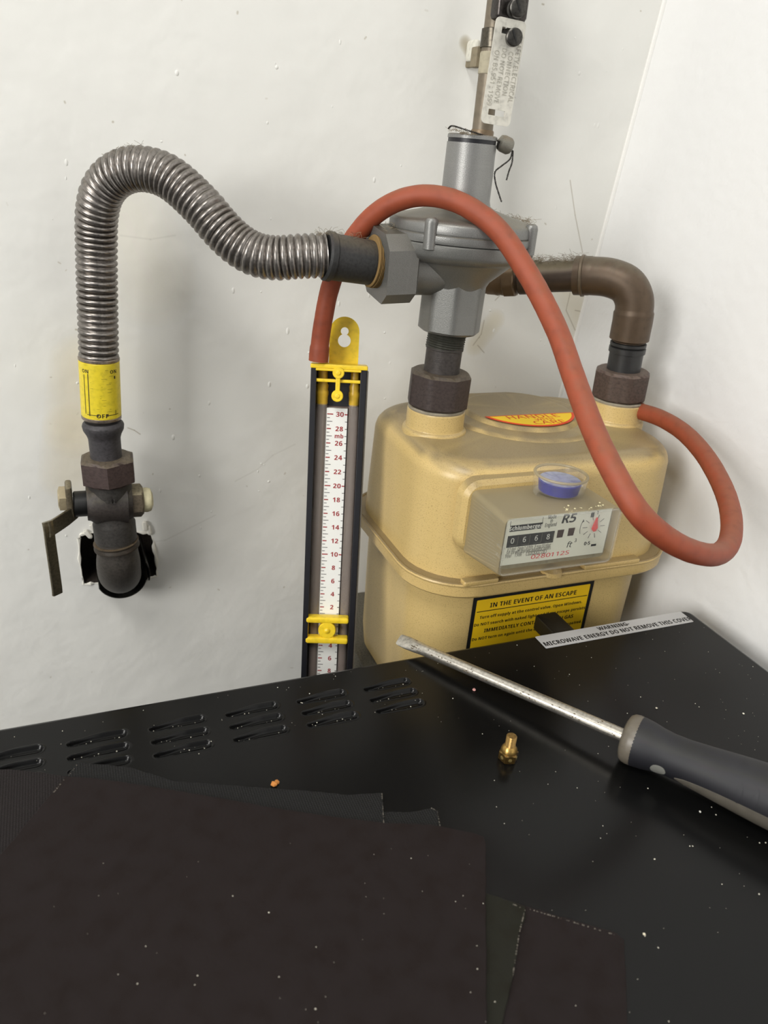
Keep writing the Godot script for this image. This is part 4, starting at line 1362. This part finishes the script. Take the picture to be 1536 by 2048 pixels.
	for i in 23:
		var x := 207.0 + 198.0 * i / 22.0
		var ring := PackedVector3Array()
		for q in rrect(-393.5 - 0.8 * noise.get_noise_1d(i * 300.0) - 9, -383.2, -39.5, 172, 2.5, 3): ring.push_back(v(x + noise.get_noise_2d(q.x * 90, q.y * 90) * 2.0, q.x, q.y))
		rings.append(ring)
	loft(m, rings)
	var sh := obj("stone_shelf", m, M.stone, Color(0.52, 0.5, 0.44))
	tag(sh, "rough grey stone slab shelf under the meter, behind microwave", "shelf")

func sheet(called: String, label: String, poly: Array, y: float, thick: float, mt: Material, col: Color, fray: Array) -> void:
	var o := thing(called, label, "rubber mat", v(poly[0].x, y, poly[0].y), Basis(), "black mats on the microwave")
	var line := PackedVector2Array()
	for i in poly.size():
		var a: Vector2 = poly[i]
		var b: Vector2 = poly[(i + 1) % poly.size()]
		var n := maxi(1, int(a.distance_to(b) / 2.0))
		for k in n:
			var q := a.lerp(b, float(k) / n)
			line.push_back(Vector2(q.x + noise.get_noise_2d(q.x * 160, q.y * 160) * 0.5, -q.y + noise.get_noise_2d(q.y * 160, q.x * 160) * 0.5))
	var m := Mb.new()
	plate(m, line, thick, at(v(0, y, 0), Vector3.RIGHT, Vector3(0, 0, -1)), 0.25)
	var s := obj("sheet", m, mt, col, o, Color.WHITE, 0.0, 30.0)
	if fray.size():
		m = Mb.new()
		for e in fray:
			var len: float = e[0].distance_to(e[1])
			for i in int(len / 0.55):
				if rng.randf() < 0.25: continue
				var q: Vector2 = e[0].lerp(e[1], (i + rng.randf() * 0.4) * 0.55 / len)
				var r := rng.randf_range(0.16, 0.3)
				var c := v(q.x, y + thick + rng.randf_range(-0.5, 0.1), q.y)
				turn(m, c - Vector3(r, 0, 0) * 0.001, c + Vector3(r, 0.2, 0) * 0.001, [[0, r * 0.4], [r * 0.6, r], [r * 1.4, r], [r * 2, r * 0.4]], 5)
		obj("frayed_threads", m, M.fluff, Color(0.42, 0.4, 0.36), o).set_meta("kind", "stuff")

func mats() -> void:
	var dark := Color(0.135, 0.127, 0.118)
	sheet("rubber_mat", "woven black mat corner lying left of the stack, under the others", [Vector2(-53.7, 228.5), Vector2(-40.7, 232.7), Vector2(-28.7, 238.1), Vector2(-14.6, 245.8), Vector2(-19.4, 270.7), Vector2(-31.3, 299.6), Vector2(-53.6, 292.3)], -280, 0.9, M.woven, Color(0.17, 0.163, 0.158), [])
	sheet("rubber_mat", "short woven black strip sticking out at the far right of stack", [Vector2(105.9, 303.8), Vector2(121.1, 310.4), Vector2(132.4, 313.9), Vector2(142.9, 315.0), Vector2(145.0, 317.2), Vector2(141.7, 327.4), Vector2(130.2, 341.1), Vector2(94.5, 329.6)], -280, 0.9, M.woven, Color(0.165, 0.16, 0.152), [[Vector2(142.9, 315.0), Vector2(145.0, 317.2)], [Vector2(145.0, 317.2), Vector2(142.2, 326.3)]])
	sheet("rubber_mat", "long woven black strip along the back edge of the mat stack", [Vector2(-10.7, 238.1), Vector2(3.6, 244.2), Vector2(13.3, 249.2), Vector2(21.0, 255.3), Vector2(31.5, 263.6), Vector2(49.1, 271.0), Vector2(68.9, 279.4), Vector2(91.0, 288.5), Vector2(108.4, 296.5), Vector2(123.7, 299.6), Vector2(117.5, 317.7), Vector2(112.8, 330.8), Vector2(55.3, 317.9), Vector2(-21.4, 271.1), Vector2(-17.1, 247.4)], -279, 0.9, M.woven, Color(0.165, 0.16, 0.152), [[Vector2(-10.6, 239.2), Vector2(-15.1, 246.4)], [Vector2(123.3, 300.5), Vector2(117.3, 318.0)]])
	sheet("rubber_mat", "black mat lying under right side of stack with slanting back edge", [Vector2(139.9, 360.7), Vector2(145.9, 365.2), Vector2(160.2, 376.1), Vector2(175.0, 387.3), Vector2(188.0, 397.5), Vector2(189.2, 401.2), Vector2(176.9, 418.2), Vector2(160.4, 440.5), Vector2(106.1, 421.7)], -280, 0.9, M.mat_face, dark, [[Vector2(159.5, 377.0), Vector2(188.3, 399.4)]])
	sheet("rubber_mat", "narrow frayed black mat between the top sheet and right-hand sheet", [Vector2(140.6, 361.3), Vector2(145.6, 365.5), Vector2(153.1, 371.4), Vector2(157.7, 375.9), Vector2(155.2, 379.9), Vector2(148.9, 385.8), Vector2(140.8, 396.3), Vector2(132.5, 405.8), Vector2(123.3, 416.0), Vector2(115.5, 425.5), Vector2(105.7, 422.1)], -279, 0.9, M.mat_face, Color(0.142, 0.134, 0.126), [[Vector2(152.7, 372.6), Vector2(156.7, 376.9)], [Vector2(156.6, 377.3), Vector2(148.3, 386.4)], [Vector2(148.3, 386.4), Vector2(136.8, 400.9)]])
	sheet("rubber_mat", "large smooth black mat on top of the whole stack", [Vector2(-16.4, 247.3), Vector2(-5.8, 251.3), Vector2(7.1, 257.9), Vector2(26.3, 268.3), Vector2(47.4, 280.3), Vector2(70.1, 293.7), Vector2(92.8, 306.0), Vector2(116.7, 317.8), Vector2(137.2, 325.5), Vector2(145.2, 330.1), Vector2(154.9, 336.4), Vector2(157.6, 339.1), Vector2(157.0, 343.0), Vector2(144.3, 365.9), Vector2(132.5, 387.8), Vector2(112.5, 425.1), Vector2(-49.6, 368.7), Vector2(-55.2, 314.5), Vector2(-42.7, 286.1), Vector2(-29.4, 266.6)], -278, 1.1, M.mat_face, dark, [[Vector2(-17.0, 249.6), Vector2(-22.3, 257.6)]])

func tools() -> void:
	var t := thing("screwdriver", "flat-blade screwdriver with dark grey handle lying across the microwave top", "screwdriver", v(270, -280, 340))
	var a: Vector3 = v(179.1, -274.6, 187.3)
	var b: Vector3 = v(255.8, -266.5, 311.5)
	var ax := (b - a).normalized()
	var f := frame(ax)
	var flat := (f.x * 0.45 + f.z * 0.9).normalized()
	var flip := ax.cross(flat).normalized()
	var m := Mb.new()
	var rings := []
	var total := (b - a).length() * 1000.0
	for q in [[0.0, 3.2, 0.35], [1.0, 3.9, 0.6], [7.0, 4.4, 1.5], [14.0, 4.0, 2.9], [19.0, 3.55, 3.45], [24.0, 3.5, 3.5], [total + 4.0, 3.5, 3.5]]:
		rings.append(ring_of(a + ax * q[0] * 0.001, flat, flip, q[1], q[2], 28))
	loft(m, rings)
	obj("shaft", m, M.steel, Color(0.78, 0.76, 0.72), t)
	m = Mb.new()
	for i in 130:
		var s := 12 + (total - 16) * pow(rng.randf(), 1.6)
		var w := rng.randfn() * 0.5 + 1.75
		var d := (f.x * cos(w) + f.z * sin(w))
		if d.y < 0: d = -d
		var c := a + ax * s * 0.001 + d * 0.0034
		var r := rng.randf_range(0.1, 0.36)
		loft(m, [ring_of(c, ax, d.cross(ax), r * 2.2, r, 7), ring_of(c + d * 0.0003, ax, d.cross(ax), r * 1.4, r * 0.6, 7)])
	obj("dirt_specks", m, M.fluff, Color(0.36, 0.31, 0.24), t).set_meta("kind", "stuff")
	var c0: Vector3 = v(295.4, -264.0, 369.0)
	var hd := (c0 - b).normalized()
	m = Mb.new()
	turn(m, b, b + hd * 0.1, [[-0.6, 9.0], [0.4, 11.6], [2.0, 12.8], [4.2, 13.2], [6.6, 13.1]], 44)
	obj("front_collar", m, M.plastic, Color(0.42, 0.39, 0.35), t)
	var prof := [[6.2, 13.1], [7.0, 13.15], [12, 12.6], [17, 11.6], [23, 10.9], [31, 11.0], [42, 12.0], [55, 13.4], [70, 14.8], [85, 15.6], [100, 15.8], [110, 15.0], [116, 12], [118, 6]]
	m = Mb.new()
	turn(m, b, b + hd * 0.1, prof, 48)
	var handle := obj("handle", m, M.rubber, Color(0.085, 0.09, 0.115), t, Color(0.24, 0.225, 0.21), 0.3)
	# pale inlay along the lower side, and the round badge before it
	var hf := frame(hd)
	var toward := (v(0, 0, 550) - c0)
	toward = (toward - hd * toward.dot(hd)).normalized()
	var downw := hd.cross(toward).normalized()
	if downw.y > 0: downw = -downw
	var patch := func(mm: Mb, s0: float, s1: float, mid: float, half: float, lift: float) -> void:
		var rr_ := []
		for i in 19:
			var k := i / 18.0
			var s := lerpf(s0, s1, k)
			var r := 0.0
			for j in prof.size() - 1:
				if s >= prof[j][0] and s <= prof[j + 1][0]: r = lerpf(prof[j][1], prof[j + 1][1], (s - prof[j][0]) / (prof[j + 1][0] - prof[j][0]))
			var w := half * sqrt(maxf(0.004, 1.0 - pow(absf(2 * k - 1), 2.2)))
			var ring := PackedVector3Array()
			for j in 11:
				var an: float = mid + w * (j / 5.0 - 1.0)
				ring.push_back(b + hd * s * 0.001 + (toward * cos(an) + downw * sin(an)) * (r + lift) * 0.001)
			for j in 11:
				var an: float = mid + w * (1.0 - j / 5.0)
				ring.push_back(b + hd * s * 0.001 + (toward * cos(an) + downw * sin(an)) * (r - 1.0) * 0.001)
			rr_.append(ring)
		loft(mm, rr_)
	m = Mb.new()
	patch.call(m, 29.0, 108.0, 1.12, 0.42, 0.35)
	obj("grey_inlay", m, M.plastic, Color(0.38, 0.365, 0.33), handle)
	m = Mb.new()
	patch.call(m, 17.0, 24.5, 1.0, 0.3, 0.25)
	obj("badge", m, M.plastic, Color(0.5, 0.5, 0.48), handle)
	m = Mb.new()
	patch.call(m, 57.0, 59.5, 0.35, 0.36, 0.3)
	patch.call(m, 64.0, 66.5, 0.3, 0.36, 0.3)
	patch.call(m, 71.0, 73.5, 0.25, 0.36, 0.3)
	obj("grip_ridges", m, M.rubber, Color(0.09, 0.095, 0.115), handle)
	# the brass test screw standing on its head
	var s := thing("brass_screw", "small brass hexagon screw standing thread upward on microwave top", "screw", v(196.1, -280.0, 295.6))
	var o: Vector3 = v(196.1, -280.0, 295.6)
	m = Mb.new()
	nut(m, o, o + Vector3(0, 0.0052, 0), 4.5, 6, 0.3, 0.5)
	obj("hexagon_head", m, M.brass, Color(0.5, 0.4, 0.22), s)
	m = Mb.new()
	turn(m, o + Vector3(0, 0.0052, 0), o + Vector3(0, 0.009, 0), [[0, 4.1], [0.6, 4.3], [1.8, 4.1], [3.0, 3.4], [3.8, 2.7]], 28)
	obj("cone_seat", m, M.brass, Color(0.74, 0.6, 0.34), s)
	m = Mb.new()
	var th := []
	for i in 17: th.append([i * 0.4, 2.75 if i % 2 else 2.35])
	turn(m, o + Vector3(0, 0.0088, 0), o + Vector3(0, 0.015, 0), th, 24)
	obj("thread", m, M.brass, Color(0.62, 0.5, 0.3), s)
	m = Mb.new()
	for k in 6:
		var w := 0.3 + PI / 6 + k * PI / 3
		var f6 := frame(Vector3.UP)
		var d := f6.x * cos(w) + f6.z * sin(w)
		turn(m, o + Vector3(0, 0.0026, 0) + d * 0.0043, o + Vector3(0, 0.0026, 0) + d * 0.0047, [[0, 1.0], [0.3, 1.0], [0.4, 0.7]], 12)
	obj("bright_dot", m, M.brass, Color(0.85, 0.76, 0.5), s)

func pebble(m: Mb, c: Vector3, r: float) -> void:
	var rings := []
	var seed_ := rng.randf() * 900
	for q in [[0.5, -0.6], [0.95, -0.15], [0.8, 0.45], [0.25, 0.8]]:
		var ring := PackedVector3Array()
		for j in 6:
			var w := TAU * j / 6
			var k: float = q[0] * r * (1.0 + 0.8 * noise.get_noise_2d(seed_ + j * 60, q[1] * 90))
			ring.push_back(c + Vector3(cos(w) * k, (q[1] + 0.6) * r * 0.8, sin(w) * k) * 0.001)
		rings.append(ring)
	loft(m, rings)

func crumbs() -> void:
	for q in [["orange brown crumb beside back edge of the mat strip", v(76.3, -280.0, 278.3), 1.7, Color(0.72, 0.47, 0.22)], ["small pink flake under the screwdriver shaft near its blade", v(205.5, -280.0, 240.4), 1.2, Color(0.72, 0.52, 0.5)], ["white grit grain just behind the screwdriver handle collar", v(302.6, -280.0, 285.1), 0.7, Color(0.85, 0.82, 0.75)], ["white grit grain at the right beyond the handle", v(350.9, -280.0, 304.2), 0.7, Color(0.88, 0.86, 0.8)], ["white grit grain beside right corner of the lower mat", v(199.1, -280.0, 401.5), 0.6, Color(0.88, 0.85, 0.75)], ["white grit grain in the shadow under screwdriver handle", v(270.1, -280.0, 356.3), 0.6, Color(0.8, 0.79, 0.76)]]:
		var m := Mb.new()
		pebble(m, q[1], q[2])
		if q[2] > 1.5: pebble(m, q[1] + Vector3(0.0012, 0, -0.001), q[2] * 0.8)
		tag(obj("crumb", m, M.fluff, q[3]), q[0], "crumb", "crumbs on the microwave")
	var d := Mb.new()
	for i in 420:
		var x := rng.randf_range(-60, 398)
		var z := rng.randf_range(203, 460)
		if x < 168 and z > 250: continue
		pebble(d, v(x, -280, z), 0.12 + 0.28 * pow(rng.randf(), 3))
	for x in [38.2, 77.9, 117.6, 157.3, -1.5]:
		for z in [221.3, 231.3, 241.3]:
			for i in 5: pebble(d, v(x + rng.randf_range(-12, 13), -281.2, z + rng.randf_range(0.4, 1.8)), 0.12 + 0.25 * pow(rng.randf(), 2))
	for i in 110:
		var x := rng.randf_range(-35, 158)
		var z := rng.randf_range(262, 445)
		if z < 300 + (x - 0) * 0.2: continue
		pebble(d, v(x, -276.9, z), 0.1 + 0.24 * pow(rng.randf(), 3))
	var o := obj("grit_specks", d, M.fluff, Color(0.8, 0.78, 0.72))
	tag(o, "pale grit specks scattered over the black microwave and mats", "grit")
	o.set_meta("kind", "stuff")
